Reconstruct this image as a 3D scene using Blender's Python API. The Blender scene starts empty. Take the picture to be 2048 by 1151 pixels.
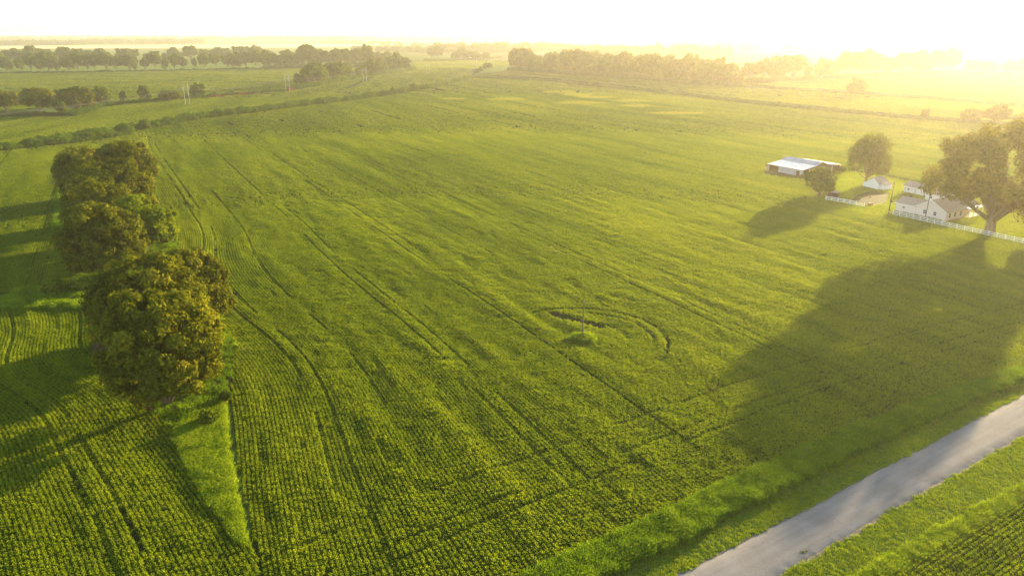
import bpy, bmesh, math, random
import numpy as np
from mathutils import Vector, geometry

# ------------------------------------------------------------------ camera, world, sun, exposure
S = bpy.context.scene
CAM_H, FPX, HORIZON = 50.0, 1462.0, 66.0
PITCH = math.atan((575.5 - HORIZON) / FPX)
cd = bpy.data.cameras.new('camera'); cam = bpy.data.objects.new('camera', cd)
S.collection.objects.link(cam); S.camera = cam
cam.location = (0, 0, CAM_H); cam.rotation_euler = (math.pi / 2 - PITCH, 0, 0)
cd.sensor_width = 36.0; cd.lens = 36.0 * FPX / 2048.0; cd.clip_start = 0.5; cd.clip_end = 60000

SUN_AZ, SUN_EL = math.radians(41.0), math.radians(10.2)
W = bpy.data.worlds.new('World'); S.world = W; W.use_nodes = True
nt = W.node_tree; nt.nodes.clear()
sky = nt.nodes.new('ShaderNodeTexSky'); sky.sky_type = 'NISHITA'; sky.sun_disc = False
sky.sun_elevation = SUN_EL; sky.sun_rotation = SUN_AZ
sky.dust_density = 0.6; sky.air_density = 1.0; sky.ozone_density = 1.0; sky.altitude = 50
bg = nt.nodes.new('ShaderNodeBackground'); bg.inputs['Strength'].default_value = 0.12
wo = nt.nodes.new('ShaderNodeOutputWorld')
nt.links.new(sky.outputs[0], bg.inputs[0]); nt.links.new(bg.outputs[0], wo.inputs[0])

sl = bpy.data.lights.new('sun', 'SUN'); sun = bpy.data.objects.new('sun', sl); S.collection.objects.link(sun)
sl.energy = 5.0; sl.angle = math.radians(0.6); sl.color = (1.0, 0.78, 0.44)
sd = Vector((math.sin(SUN_AZ) * math.cos(SUN_EL), math.cos(SUN_AZ) * math.cos(SUN_EL), math.sin(SUN_EL)))
sun.rotation_euler = sd.to_track_quat('Z', 'Y').to_euler()

S.view_settings.view_transform = 'Standard'; S.view_settings.look = 'None'
S.view_settings.exposure = 2.56; S.view_settings.gamma = 1.0; S.view_settings.use_curve_mapping = False
S.render.engine = 'CYCLES'
cy = S.cycles
cy.max_bounces = 5; cy.diffuse_bounces = 2; cy.glossy_bounces = 1; cy.transmission_bounces = 3
cy.volume_bounces = 1; cy.use_denoising = True; cy.denoising_prefilter = 'NONE'; cy.sample_clamp_indirect = 4.0
cy.use_adaptive_sampling = False
HAZE_DENSITY, HAZE_G = 0.00011, 0.62

# ------------------------------------------------------------------ helpers
C = S.collection
rng = np.random.default_rng(7)
random.seed(7)
sp, cp = math.sin(PITCH), math.cos(PITCH)

def at(x, y, z=0.0):
    """ground point seen at a place of the photograph (used only to lay the site out)"""
    u = (x - 1024) / FPX; v = (y - 575.5) / FPX
    dz = -sp - cp * v; dy = cp - sp * v
    t = (z - CAM_H) / dz
    return Vector((u * t, dy * t, z))

def depth(p):
    return p[1] * cp + (CAM_H - (p[2] if len(p) > 2 else 0)) * sp

def W2(pts):
    return np.array([at(*p)[:2] for p in pts])

def tag(o, label=None, cat=None, group=None, kind=None):
    if label: o['label'] = label
    if cat: o['category'] = cat
    if group: o['group'] = group
    if kind: o['kind'] = kind
    return o

def empty(name, loc, rz=0.0):
    o = bpy.data.objects.new(name, None); C.objects.link(o)
    o.location = loc; o.rotation_euler = (0, 0, rz); o.empty_display_size = 0.5
    return o

def np_mesh(name, verts, faces, mat=None, attrs=None, smooth=False):
    me = bpy.data.meshes.new(name)
    verts = np.asarray(verts, dtype=np.float32); faces = np.asarray(faces, dtype=np.int32)
    me.vertices.add(len(verts)); me.vertices.foreach_set('co', verts.ravel())
    if len(faces):
        k = faces.shape[1]
        me.loops.add(faces.size); me.loops.foreach_set('vertex_index', faces.ravel())
        me.polygons.add(len(faces))
        me.polygons.foreach_set('loop_start', np.arange(0, faces.size, k, dtype=np.int32))
        try: me.polygons.foreach_set('loop_total', np.full(len(faces), k, dtype=np.int32))
        except Exception: pass
    if attrs:
        for n, (ty, dom, data) in attrs.items():
            a = me.attributes.new(n, ty, dom)
            a.data.foreach_set('vector' if ty == 'FLOAT_VECTOR' else 'value', np.asarray(data).ravel())
    if mat: me.materials.append(mat)
    me.update(calc_edges=True); me.validate()
    if smooth: me.polygons.foreach_set('use_smooth', np.ones(len(me.polygons), dtype=bool))
    return me

def link(name, me, parent=None, loc=(0, 0, 0), rot=(0, 0, 0)):
    o = bpy.data.objects.new(name, me); C.objects.link(o)
    o.location = loc; o.rotation_euler = rot
    if parent: o.parent = parent
    return o

class MB:
    def __init__(s): s.v = []; s.f = []
    def quad(s, a, b, c, d):
        n = len(s.v); s.v += [tuple(a), tuple(b), tuple(c), tuple(d)]; s.f.append((n, n + 1, n + 2, n + 3))
    def tri(s, a, b, c):
        n = len(s.v); s.v += [tuple(a), tuple(b), tuple(c)]; s.f.append((n, n + 1, n + 2))
    def box(s, x0, x1, y0, y1, z0, z1):
        n = len(s.v)
        s.v += [(x0, y0, z0), (x1, y0, z0), (x1, y1, z0), (x0, y1, z0), (x0, y0, z1), (x1, y0, z1), (x1, y1, z1), (x0, y1, z1)]
        for q in ((3, 2, 1, 0), (4, 5, 6, 7), (0, 1, 5, 4), (1, 2, 6, 5), (2, 3, 7, 6), (3, 0, 4, 7)):
            s.f.append(tuple(n + i for i in q))
    def slab(s, pts, th):
        """a thin plate: a polygon given a thickness downward"""
        n = len(s.v); k = len(pts)
        s.v += [tuple(p) for p in pts] + [(p[0], p[1], p[2] - th) for p in pts]
        s.f.append(tuple(range(n, n + k))); s.f.append(tuple(reversed(range(n + k, n + 2 * k))))
        for i in range(k):
            j = (i + 1) % k; s.f.append((n + i, n + k + i, n + k + j, n + j))
    def prism_y(s, prof, y0, y1):
        """profile in xz extruded along y"""
        n = len(s.v); k = len(prof)
        s.v += [(x, y0, z) for x, z in prof] + [(x, y1, z) for x, z in prof]
        s.f.append(tuple(range(n, n + k))); s.f.append(tuple(reversed(range(n + k, n + 2 * k))))
        for i in range(k):
            j = (i + 1) % k; s.f.append((n + i, n + k + i, n + k + j, n + j))
    def tube(s, pts, rads, sides=7):
        pts = [Vector(p) for p in pts]; n0 = len(s.v)
        for i, p in enumerate(pts):
            d = (pts[min(i + 1, len(pts) - 1)] - pts[max(i - 1, 0)]).normalized()
            a = d.cross(Vector((0.3, 1, 0.1))).normalized(); b = d.cross(a)
            for k in range(sides):
                t = 2 * math.pi * k / sides
                s.v.append(tuple(p + (a * math.cos(t) + b * math.sin(t)) * rads[i]))
        for i in range(len(pts) - 1):
            for k in range(sides):
                q = (k + 1) % sides
                s.f.append((n0 + i * sides + k, n0 + i * sides + q, n0 + (i + 1) * sides + q, n0 + (i + 1) * sides + k))
        s.f.append(tuple(n0 + k for k in reversed(range(sides))))
        s.f.append(tuple(n0 + (len(pts) - 1) * sides + k for k in range(sides)))
    def build(s, name, mat, parent=None, smooth=False, loc=(0, 0, 0), rot=(0, 0, 0)):
        me = bpy.data.meshes.new(name); me.from_pydata(s.v, [], s.f); me.materials.append(mat)
        me.update()
        bm = bmesh.new(); bm.from_mesh(me); bmesh.ops.recalc_face_normals(bm, faces=bm.faces); bm.to_mesh(me); bm.free()
        if smooth: me.polygons.foreach_set('use_smooth', np.ones(len(me.polygons), dtype=bool))
        return link(name, me, parent, loc, rot)

# ------------------------------------------------------------------ materials
def mat_new(name):
    m = bpy.data.materials.new(name); m.use_nodes = True; m.node_tree.nodes.clear()
    return m, m.node_tree

def N(t, ty, **k):
    n = t.nodes.new(ty)
    for a, b in k.items():
        if a in n.inputs: n.inputs[a].default_value = b
        else: setattr(n, a, b)
    return n

def ramp(t, stops):
    r = t.nodes.new('ShaderNodeValToRGB'); e = r.color_ramp.elements
    while len(e) > 1: e.remove(e[-1])
    e[0].position = stops[0][0]; e[0].color = (*stops[0][1], 1)
    for p, c in stops[1:]:
        q = e.new(p); q.color = (*c, 1)
    return r

def leaf_mat(name, stops, trans=0.45, attr='tint', instancer=False, warm=(1.25, 1.25, 0.5), objrand=0.0, rough=0.55, spec=0.0):
    """a leaf: diffuse front, light passing through; colour varies leaf by leaf and plant by plant"""
    m, t = mat_new(name)
    r = ramp(t, stops)
    a = N(t, 'ShaderNodeAttribute', attribute_name=attr)
    geo_in = a.outputs['Fac']
    if instancer:
        a2 = N(t, 'ShaderNodeAttribute', attribute_name='ptint', attribute_type='INSTANCER')
        mx = N(t, 'ShaderNodeMath', operation='MULTIPLY_ADD'); mx.inputs[1].default_value = 0.45
        t.links.new(a.outputs['Fac'], mx.inputs[0]); t.links.new(a2.outputs['Fac'], mx.inputs[2])
        geo_in = mx.outputs[0]
    elif objrand:
        oi = N(t, 'ShaderNodeObjectInfo')
        mx = N(t, 'ShaderNodeMath', operation='MULTIPLY_ADD'); mx.inputs[1].default_value = objrand
        s2 = N(t, 'ShaderNodeMath', operation='SUBTRACT'); s2.inputs[1].default_value = objrand / 2
        t.links.new(oi.outputs['Random'], mx.inputs[0]); t.links.new(geo_in, mx.inputs[2])
        t.links.new(mx.outputs[0], s2.inputs[0]); geo_in = s2.outputs[0]
    t.links.new(geo_in, r.inputs[0])
    d = N(t, 'ShaderNodeBsdfDiffuse'); tr = N(t, 'ShaderNodeBsdfTranslucent')
    mc = N(t, 'ShaderNodeMix', data_type='RGBA', blend_type='MULTIPLY'); mc.inputs[0].default_value = 1
    mc.inputs[7].default_value = (*warm, 1)
    t.links.new(r.outputs[0], d.inputs[0]); t.links.new(r.outputs[0], mc.inputs[6]); t.links.new(mc.outputs[2], tr.inputs[0])
    mix = N(t, 'ShaderNodeMixShader'); mix.inputs[0].default_value = trans
    t.links.new(d.outputs[0], mix.inputs[1]); t.links.new(tr.outputs[0], mix.inputs[2])
    g = N(t, 'ShaderNodeBsdfGlossy'); g.inputs['Roughness'].default_value = rough; g.inputs[0].default_value = (0.9, 0.9, 0.8, 1)
    m2 = N(t, 'ShaderNodeMixShader'); m2.inputs[0].default_value = spec
    t.links.new(mix.outputs[0], m2.inputs[1]); t.links.new(g.outputs[0], m2.inputs[2])
    o = N(t, 'ShaderNodeOutputMaterial'); t.links.new(m2.outputs[0], o.inputs[0])
    return m

def surf_mat(name, stops, scale=1.0, rough=0.9, bump=0.3, detail=6.0, stretch=(1, 1, 1), metallic=0.0, bscale=None, bdist=0.05, coords='Object', second=None):
    m, t = mat_new(name)
    tc = N(t, 'ShaderNodeTexCoord'); mp = N(t, 'ShaderNodeMapping'); mp.inputs['Scale'].default_value = stretch
    t.links.new(tc.outputs[coords], mp.inputs[0])
    no = N(t, 'ShaderNodeTexNoise', Scale=scale, Detail=detail, Roughness=0.6); t.links.new(mp.outputs[0], no.inputs['Vector'])
    r = ramp(t, stops); t.links.new(no.outputs[0], r.inputs[0])
    b = N(t, 'ShaderNodeBsdfPrincipled', Roughness=rough, Metallic=metallic)
    b.inputs['Specular IOR Level'].default_value = 0.04
    col = r.outputs[0]
    if second:
        n3 = N(t, 'ShaderNodeTexNoise', Scale=second[0], Detail=3.0); t.links.new(tc.outputs[coords], n3.inputs['Vector'])
        rr = ramp(t, [(second[2], (0, 0, 0)), (second[3], (1, 1, 1))]); t.links.new(n3.outputs[0], rr.inputs[0])
        mx = N(t, 'ShaderNodeMix', data_type='RGBA'); mx.inputs[7].default_value = (*second[1], 1)
        t.links.new(rr.outputs[0], mx.inputs[0]); t.links.new(col, mx.inputs[6]); col = mx.outputs[2]
    t.links.new(col, b.inputs['Base Color'])
    if bump:
        n2 = N(t, 'ShaderNodeTexNoise', Scale=bscale or scale * 6, Detail=4.0); t.links.new(mp.outputs[0], n2.inputs['Vector'])
        bp = N(t, 'ShaderNodeBump', Strength=bump, Distance=bdist); t.links.new(n2.outputs[0], bp.inputs['Height'])
        t.links.new(bp.outputs[0], b.inputs['Normal'])
    o = N(t, 'ShaderNodeOutputMaterial'); t.links.new(b.outputs[0], o.inputs[0])
    return m

M = {}
M['ground'] = surf_mat('ground_soil', [(0.3, (0.05, 0.055, 0.018)), (0.7, (0.09, 0.10, 0.03))], scale=0.02, bump=0.6, bscale=0.4, bdist=1.0)
M['understory'] = surf_mat('crop_understory_darkened', [(0.3, (0.016, 0.022, 0.004)), (0.7, (0.034, 0.040, 0.007))], scale=0.4, bump=0.8, bscale=3, bdist=0.3)  # under-leaf ground, colour darkened to deepen the shade in gaps between plants
M['soil'] = surf_mat('bare_soil', [(0.3, (0.045, 0.036, 0.018)), (0.7, (0.085, 0.062, 0.030))], scale=0.8, bump=0.6, bscale=4, bdist=0.1)
M['yard_dirt'] = surf_mat('yard_dirt', [(0.3, (0.10, 0.062, 0.032)), (0.7, (0.17, 0.11, 0.055))], scale=0.5, bump=0.4)
M['grassbase'] = surf_mat('grass_base', [(0.3, (0.055, 0.085, 0.012)), (0.7, (0.10, 0.14, 0.02))], scale=0.5, bump=0.8, bscale=5, bdist=0.2)
M['floor'] = surf_mat('dark_green_floor', [(0.3, (0.025, 0.036, 0.006)), (0.7, (0.05, 0.06, 0.012))], scale=0.5, bump=0.8, bscale=3, bdist=0.3)  # dark green ground, used under trees, on margins and the road patch
M['tan'] = surf_mat('ripe_grain', [(0.3, (0.42, 0.30, 0.10)), (0.7, (0.55, 0.40, 0.15))], scale=0.01, bump=0.3, bscale=0.3)
M['bark'] = surf_mat('bark', [(0.3, (0.10, 0.075, 0.05)), (0.7, (0.22, 0.17, 0.12))], scale=3, bump=1, stretch=(1, 1, 0.2), bdist=0.1)
M['white'] = surf_mat('white_paint', [(0.3, (0.56, 0.53, 0.49)), (0.7, (0.66, 0.63, 0.59))], scale=2, bump=0.05)
M['siding'] = surf_mat('pale_brick_wall', [(0.35, (0.50, 0.40, 0.36)), (0.65, (0.64, 0.54, 0.49))], scale=3, bump=0.3, stretch=(1, 1, 4))
M['shingle'] = surf_mat('roof_shingle', [(0.3, (0.20, 0.15, 0.12)), (0.7, (0.32, 0.25, 0.20))], scale=2, bump=0.4)
M['tin'] = surf_mat('tin_roof', [(0.35, (0.48, 0.43, 0.39)), (0.65, (0.62, 0.56, 0.51))], scale=0.6, rough=0.45, bump=0.1, metallic=0.15, second=(0.35, (0.42, 0.33, 0.27), 0.55, 0.75))
M['tin_dark'] = surf_mat('weathered_tin', [(0.35, (0.24, 0.23, 0.24)), (0.65, (0.32, 0.31, 0.32))], scale=0.6, rough=0.6, bump=0.1)
M['barnwood'] = surf_mat('barn_wood', [(0.3, (0.055, 0.030, 0.018)), (0.7, (0.10, 0.055, 0.032))], scale=2, bump=0.5, stretch=(4, 4, 0.5))
M['pole'] = surf_mat('pole_wood', [(0.3, (0.07, 0.055, 0.04)), (0.7, (0.13, 0.10, 0.075))], scale=3, bump=0.3, stretch=(1, 1, 0.1))
M['palepole'] = surf_mat('pale_pole_wood', [(0.3, (0.30, 0.26, 0.21)), (0.7, (0.42, 0.37, 0.30))], scale=1, bump=0.2)
M['metal'] = surf_mat('grey_metal', [(0.3, (0.25, 0.25, 0.25)), (0.7, (0.4, 0.4, 0.4))], scale=3, rough=0.4, bump=0, metallic=0.6)
M['dark'] = surf_mat('dark_opening', [(0.3, (0.02, 0.018, 0.015)), (0.7, (0.04, 0.03, 0.025))], scale=3, bump=0)
M['rust'] = surf_mat('rusty_metal', [(0.3, (0.20, 0.08, 0.04)), (0.7, (0.35, 0.16, 0.08))], scale=3, bump=0.2)
mg, t = mat_new('window_glass')
b = N(t, 'ShaderNodeBsdfPrincipled', Roughness=0.08); b.inputs['Base Color'].default_value = (0.04, 0.05, 0.06, 1)
o = N(t, 'ShaderNodeOutputMaterial'); t.links.new(b.outputs[0], o.inputs[0]); M['glass'] = mg

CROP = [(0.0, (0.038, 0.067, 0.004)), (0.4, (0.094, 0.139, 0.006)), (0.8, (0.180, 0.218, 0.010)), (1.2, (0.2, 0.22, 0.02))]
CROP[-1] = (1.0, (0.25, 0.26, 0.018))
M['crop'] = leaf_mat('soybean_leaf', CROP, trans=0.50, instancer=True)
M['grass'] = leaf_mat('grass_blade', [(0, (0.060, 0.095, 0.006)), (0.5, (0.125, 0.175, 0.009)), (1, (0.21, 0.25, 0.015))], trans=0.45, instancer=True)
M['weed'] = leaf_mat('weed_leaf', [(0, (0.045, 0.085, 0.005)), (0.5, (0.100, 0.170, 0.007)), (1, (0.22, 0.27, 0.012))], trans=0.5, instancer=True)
M['dry'] = leaf_mat('dry_grass', [(0, (0.12, 0.07, 0.035)), (0.6, (0.22, 0.13, 0.07)), (1, (0.30, 0.17, 0.08))], trans=0.3, instancer=True, warm=(1, 1, 1))
M['hedge'] = leaf_mat('hedge_leaf', [(0, (0.034, 0.060, 0.006)), (0.5, (0.085, 0.13, 0.009)), (1, (0.17, 0.21, 0.014))], trans=0.40, instancer=True, spec=0.0)
M['olive'] = leaf_mat('olive_tree_leaf', [(0, (0.028, 0.038, 0.003)), (0.5, (0.090, 0.096, 0.005)), (1, (0.23, 0.19, 0.012))], trans=0.30, objrand=0.15, spec=0.0)
M['green'] = leaf_mat('green_tree_leaf', [(0, (0.032, 0.052, 0.004)), (0.5, (0.088, 0.112, 0.006)), (1, (0.19, 0.19, 0.012))], trans=0.35, objrand=0.25, spec=0.0)
M['golden'] = leaf_mat('oak_leaf_glow_tint', [(0, (0.040, 0.044, 0.004)), (0.5, (0.115, 0.105, 0.006)), (1, (0.24, 0.19, 0.012))], trans=0.38)  # oak leaf; part of the orange flare glow is put into its colour
M['lime'] = leaf_mat('lime_tree_leaf', [(0, (0.04, 0.065, 0.003)), (0.5, (0.11, 0.14, 0.004)), (1, (0.21, 0.225, 0.008))], trans=0.42)

# ------------------------------------------------------------------ ground, haze, sheets
def disk(name, r, z, mat, seg=96, cy=0):
    me = bpy.data.meshes.new(name); v = [(r * math.cos(2 * math.pi * i / seg), cy + r * math.sin(2 * math.pi * i / seg), z) for i in range(seg)]
    me.from_pydata(v, [], [tuple(range(seg))]); me.materials.append(mat); return link(name, me)

# far farmland: fields of different crops as large cells of colour
mgr, t = mat_new('farmland_ground')
tc = N(t, 'ShaderNodeTexCoord'); mp = N(t, 'ShaderNodeMapping'); mp.inputs['Rotation'].default_value = (0, 0, 0.5); mp.inputs['Scale'].default_value = (0.0011, 0.0018, 1)
t.links.new(tc.outputs['Object'], mp.inputs[0])
vo = N(t, 'ShaderNodeTexVoronoi', Scale=1.0, distance='CHEBYCHEV', voronoi_dimensions='2D'); t.links.new(mp.outputs[0], vo.inputs['Vector'])
sep = N(t, 'ShaderNodeSeparateColor'); t.links.new(vo.outputs['Color'], sep.inputs[0])
r = ramp(t, [(0.0, (0.06, 0.09, 0.018)), (0.45, (0.08, 0.11, 0.022)), (0.7, (0.09, 0.11, 0.025)), (0.85, (0.075, 0.10, 0.02)), (1.0, (0.065, 0.095, 0.02))])
t.links.new(sep.outputs[0], r.inputs[0])
no = N(t, 'ShaderNodeTexNoise', Scale=0.02, Detail=6.0); t.links.new(tc.outputs['Object'], no.inputs['Vector'])
rr = ramp(t, [(0.3, (0.75, 0.75, 0.75)), (0.7, (1.15, 1.15, 1.15))]); t.links.new(no.outputs[0], rr.inputs[0])
mx = N(t, 'ShaderNodeMix', data_type='RGBA', blend_type='MULTIPLY'); mx.inputs[0].default_value = 1
t.links.new(r.outputs[0], mx.inputs[6]); t.links.new(rr.outputs[0], mx.inputs[7])
b = N(t, 'ShaderNodeBsdfDiffuse'); t.links.new(mx.outputs[2], b.inputs[0])
n2 = N(t, 'ShaderNodeTexNoise', Scale=0.5, Detail=5.0); t.links.new(tc.outputs['Object'], n2.inputs['Vector'])
bp = N(t, 'ShaderNodeBump', Strength=0.8, Distance=1.0); t.links.new(n2.outputs[0], bp.inputs['Height']); t.links.new(bp.outputs[0], b.inputs['Normal'])
o = N(t, 'ShaderNodeOutputMaterial'); t.links.new(b.outputs[0], o.inputs[0])
g = disk('ground', 24000, 0.0, mgr); tag(g, kind='structure')

hz = MB(); hz.box(-26000, 26000, -26000, 26000, -1.0, 54.0)
mh, t = mat_new('haze_air')
pv = N(t, 'ShaderNodeVolumePrincipled'); pv.inputs['Density'].default_value = HAZE_DENSITY
pv.inputs['Color'].default_value = (0.92, 0.84, 0.68, 1); pv.inputs['Anisotropy'].default_value = HAZE_G
o = N(t, 'ShaderNodeOutputMaterial'); t.links.new(pv.outputs[0], o.inputs['Volume'])
hazeo = hz.build('haze', mh); tag(hazeo, kind='stuff')

def sheet(name, pts, z, mat, kind='structure', label=None):
    tri = geometry.tessellate_polygon([[Vector((p[0], p[1], 0)) for p in pts]])
    me = bpy.data.meshes.new(name); me.from_pydata([(p[0], p[1], z) for p in pts], [], [tuple(a) for a in tri])
    me.materials.append(mat)
    bm = bmesh.new(); bm.from_mesh(me)
    for f in bm.faces:
        f.normal_update()
        if f.normal.z < 0: f.normal_flip()
    bm.to_mesh(me); bm.free()
    return tag(link(name, me), label=label, kind=kind)

def inside(P, poly):
    x, y = P[:, 0], P[:, 1]; c = np.zeros(len(P), bool); n = len(poly); j = n - 1
    for i in range(n):
        xi, yi = poly[i]; xj, yj = poly[j]
        if yi != yj:
            k = ((yi > y) != (yj > y)) & (x < (xj - xi) * (y - yi) / (yj - yi) + xi); c ^= k
        j = i
    return c

def dist_line(P, pts):
    """distance to a polyline and side"""
    best = np.full(len(P), 1e9)
    for a, b in zip(pts[:-1], pts[1:]):
        a = np.asarray(a); b = np.asarray(b); d = b - a; L2 = (d * d).sum()
        t = np.clip(((P - a) @ d) / L2, 0, 1); q = a + t[:, None] * d
        best = np.minimum(best, np.hypot(*(P - q).T))
    return best

# lattice value noise for patchy growth
_tab = rng.random((257, 257))
def vnoise(x, y):
    xi = np.floor(x).astype(int); yi = np.floor(y).astype(int); fx = x - xi; fy = y - yi
    fx = fx * fx * (3 - 2 * fx); fy = fy * fy * (3 - 2 * fy)
    a = _tab[xi % 256, yi % 256]; b = _tab[(xi + 1) % 256, yi % 256]; c = _tab[xi % 256, (yi + 1) % 256]; d = _tab[(xi + 1) % 256, (yi + 1) % 256]
    return (a * (1 - fx) + b * fx) * (1 - fy) + (c * (1 - fx) + d * fx) * fy

# ------------------------------------------------------------------ scatter through geometry nodes
def source(name, me):
    o = bpy.data.objects.new(name, me); return o      # shape only, never linked to the scene

def scatter(name, P, rotz, scl, tint, idx, sources, label=None):
    me = np_mesh(name, P, np.zeros((0, 4)), None, dict(
        prot=('FLOAT_VECTOR', 'POINT', np.stack([np.zeros(len(P)), np.zeros(len(P)), rotz], 1).astype(np.float32)),
        pscl=('FLOAT_VECTOR', 'POINT', scl.astype(np.float32)),
        ptint=('FLOAT', 'POINT', tint.astype(np.float32)),
        pidx=('INT', 'POINT', idx.astype(np.int32))))
    o = link(name, me)
    ng = bpy.data.node_groups.new(name, 'GeometryNodeTree')
    ng.interface.new_socket('Geometry', in_out='INPUT', socket_type='NodeSocketGeometry')
    ng.interface.new_socket('Geometry', in_out='OUTPUT', socket_type='NodeSocketGeometry')
    gi = ng.nodes.new('NodeGroupInput'); go = ng.nodes.new('NodeGroupOutput')
    iop = ng.nodes.new('GeometryNodeInstanceOnPoints'); g2 = ng.nodes.new('GeometryNodeGeometryToInstance')
    for s_ in reversed(sources):
        oi = ng.nodes.new('GeometryNodeObjectInfo'); oi.inputs['Object'].default_value = s_
        ng.links.new(oi.outputs['Geometry'], g2.inputs[0])
    def na(n, ty):
        a = ng.nodes.new('GeometryNodeInputNamedAttribute'); a.data_type = ty; a.inputs[0].default_value = n
        return a.outputs[0]
    m2p = ng.nodes.new('GeometryNodeMeshToPoints')
    ng.links.new(gi.outputs[0], m2p.inputs['Mesh']); ng.links.new(m2p.outputs[0], iop.inputs['Points'])
    ng.links.new(g2.outputs[0], iop.inputs['Instance']); iop.inputs['Pick Instance'].default_value = True
    ng.links.new(na('pidx', 'INT'), iop.inputs['Instance Index'])
    ng.links.new(na('prot', 'FLOAT_VECTOR'), iop.inputs['Rotation'])
    ng.links.new(na('pscl', 'FLOAT_VECTOR'), iop.inputs['Scale'])
    ng.links.new(iop.outputs[0], go.inputs[0])
    md = o.modifiers.new('scatter', 'NODES'); md.node_group = ng
    return tag(o, label=label, kind='stuff')

def leaf_quads(Pc, Nn, size, aspect=0.7, r=rng):
    """rhombus leaves at centres Pc facing Nn"""
    n = len(Pc); q = r.normal(size=(n, 3)); Nn = Nn / (np.linalg.norm(Nn, axis=1, keepdims=True) + 1e-9)
    a = np.cross(Nn, q); a /= np.linalg.norm(a, axis=1, keepdims=True) + 1e-9; b = np.cross(Nn, a)
    s = np.asarray(size)[:, None] if np.ndim(size) else size
    fold = Nn * s * 0.18
    V = np.stack([Pc - a * s, Pc + b * s * aspect - fold, Pc + a * s, Pc - b * s * aspect - fold], 1).reshape(-1, 3)
    F = np.arange(4 * n).reshape(-1, 4)
    return V, F

def clump_mesh(name, seed, n, mat, w=0.40, l=0.34, h=0.8, leaf=0.088, up=1.0):
    r = np.random.default_rng(seed)
    a = r.uniform(0, 2 * math.pi, n); q = np.sqrt(r.random(n))
    x = np.cos(a) * q * w; y = np.sin(a) * q * l
    top = h * (1 - 0.42 * q ** 2) * r.uniform(0.86, 1.08, n)
    z = top - (r.random(n) ** 2) * h * 0.35
    Nn = np.stack([x * 1.6, y * 1.6, np.full(n, 0.45 * up)], 1) + r.normal(size=(n, 3)) * 0.42
    V, F = leaf_quads(np.stack([x, y, z], 1), Nn, leaf * r.uniform(0.75, 1.3, n), r=r)
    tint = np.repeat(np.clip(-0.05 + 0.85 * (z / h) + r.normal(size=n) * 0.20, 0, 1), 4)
    return np_mesh(name, V, F, mat, dict(tint=('FLOAT', 'POINT', tint)))

def blade_mesh(name, seed, n, mat, spread=0.3, h=0.4, wd=0.03, lean=0.5, leafy=0):
    r = np.random.default_rng(seed); V = []; F = []; T = []
    for i in range(n):
        a = r.uniform(0, 6.28); q = math.sqrt(r.random()) * spread; bx, by = math.cos(a) * q, math.sin(a) * q
        hh = h * r.uniform(0.6, 1.15); la = r.uniform(0, 6.28); ll = lean * r.uniform(0.2, 1) * hh
        dx, dy = math.cos(la), math.sin(la); px, py = -dy * wd, dx * wd
        k = len(V)
        V += [(bx - px, by - py, 0), (bx + px, by + py, 0), (bx + dx * ll * .35 + px * .8, by + dy * ll * .35 + py * .8, hh * .62), (bx + dx * ll * .35 - px * .8, by + dy * ll * .35 - py * .8, hh * .62)]
        V += [(bx + dx * ll + px * .2, by + dy * ll + py * .2, hh), (bx + dx * ll - px * .2, by + dy * ll - py * .2, hh)]
        F += [(k, k + 1, k + 2, k + 3), (k + 3, k + 2, k + 4, k + 5)]
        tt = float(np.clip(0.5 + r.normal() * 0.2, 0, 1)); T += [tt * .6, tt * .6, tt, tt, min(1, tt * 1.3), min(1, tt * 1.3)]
    if leafy:
        a = r.uniform(0, 6.28, leafy); q = np.sqrt(r.random(leafy)) * spread * 1.1; z = h * r.uniform(0.25, 1.0, leafy)
        P = np.stack([np.cos(a) * q, np.sin(a) * q, z], 1)
        Nn = np.stack([P[:, 0], P[:, 1], np.full(leafy, spread * 1.2)], 1) + r.normal(size=(leafy, 3)) * 0.4 * spread
        lv, lf = leaf_quads(P, Nn, h * 0.10 * r.uniform(0.7, 1.4, leafy), r=r)
        F += [tuple(x) for x in (lf + len(V))]; V += [tuple(x) for x in lv]; T += list(np.repeat(np.clip(0.3 + 0.5 * z / h + r.normal(size=leafy) * 0.15, 0, 1), 4))
    return np_mesh(name, V, F, mat, dict(tint=('FLOAT', 'POINT', T)))

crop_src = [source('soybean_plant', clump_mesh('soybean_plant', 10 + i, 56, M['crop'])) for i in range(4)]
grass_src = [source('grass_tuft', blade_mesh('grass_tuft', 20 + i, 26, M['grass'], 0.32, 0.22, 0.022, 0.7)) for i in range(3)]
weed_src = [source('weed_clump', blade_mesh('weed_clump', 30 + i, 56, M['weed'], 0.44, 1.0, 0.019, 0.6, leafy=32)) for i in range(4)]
dry_src = [source('dry_tuft', blade_mesh('dry_tuft', 40 + i, 24, M['dry'], 0.34, 0.35, 0.022, 0.8)) for i in range(2)]

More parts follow.
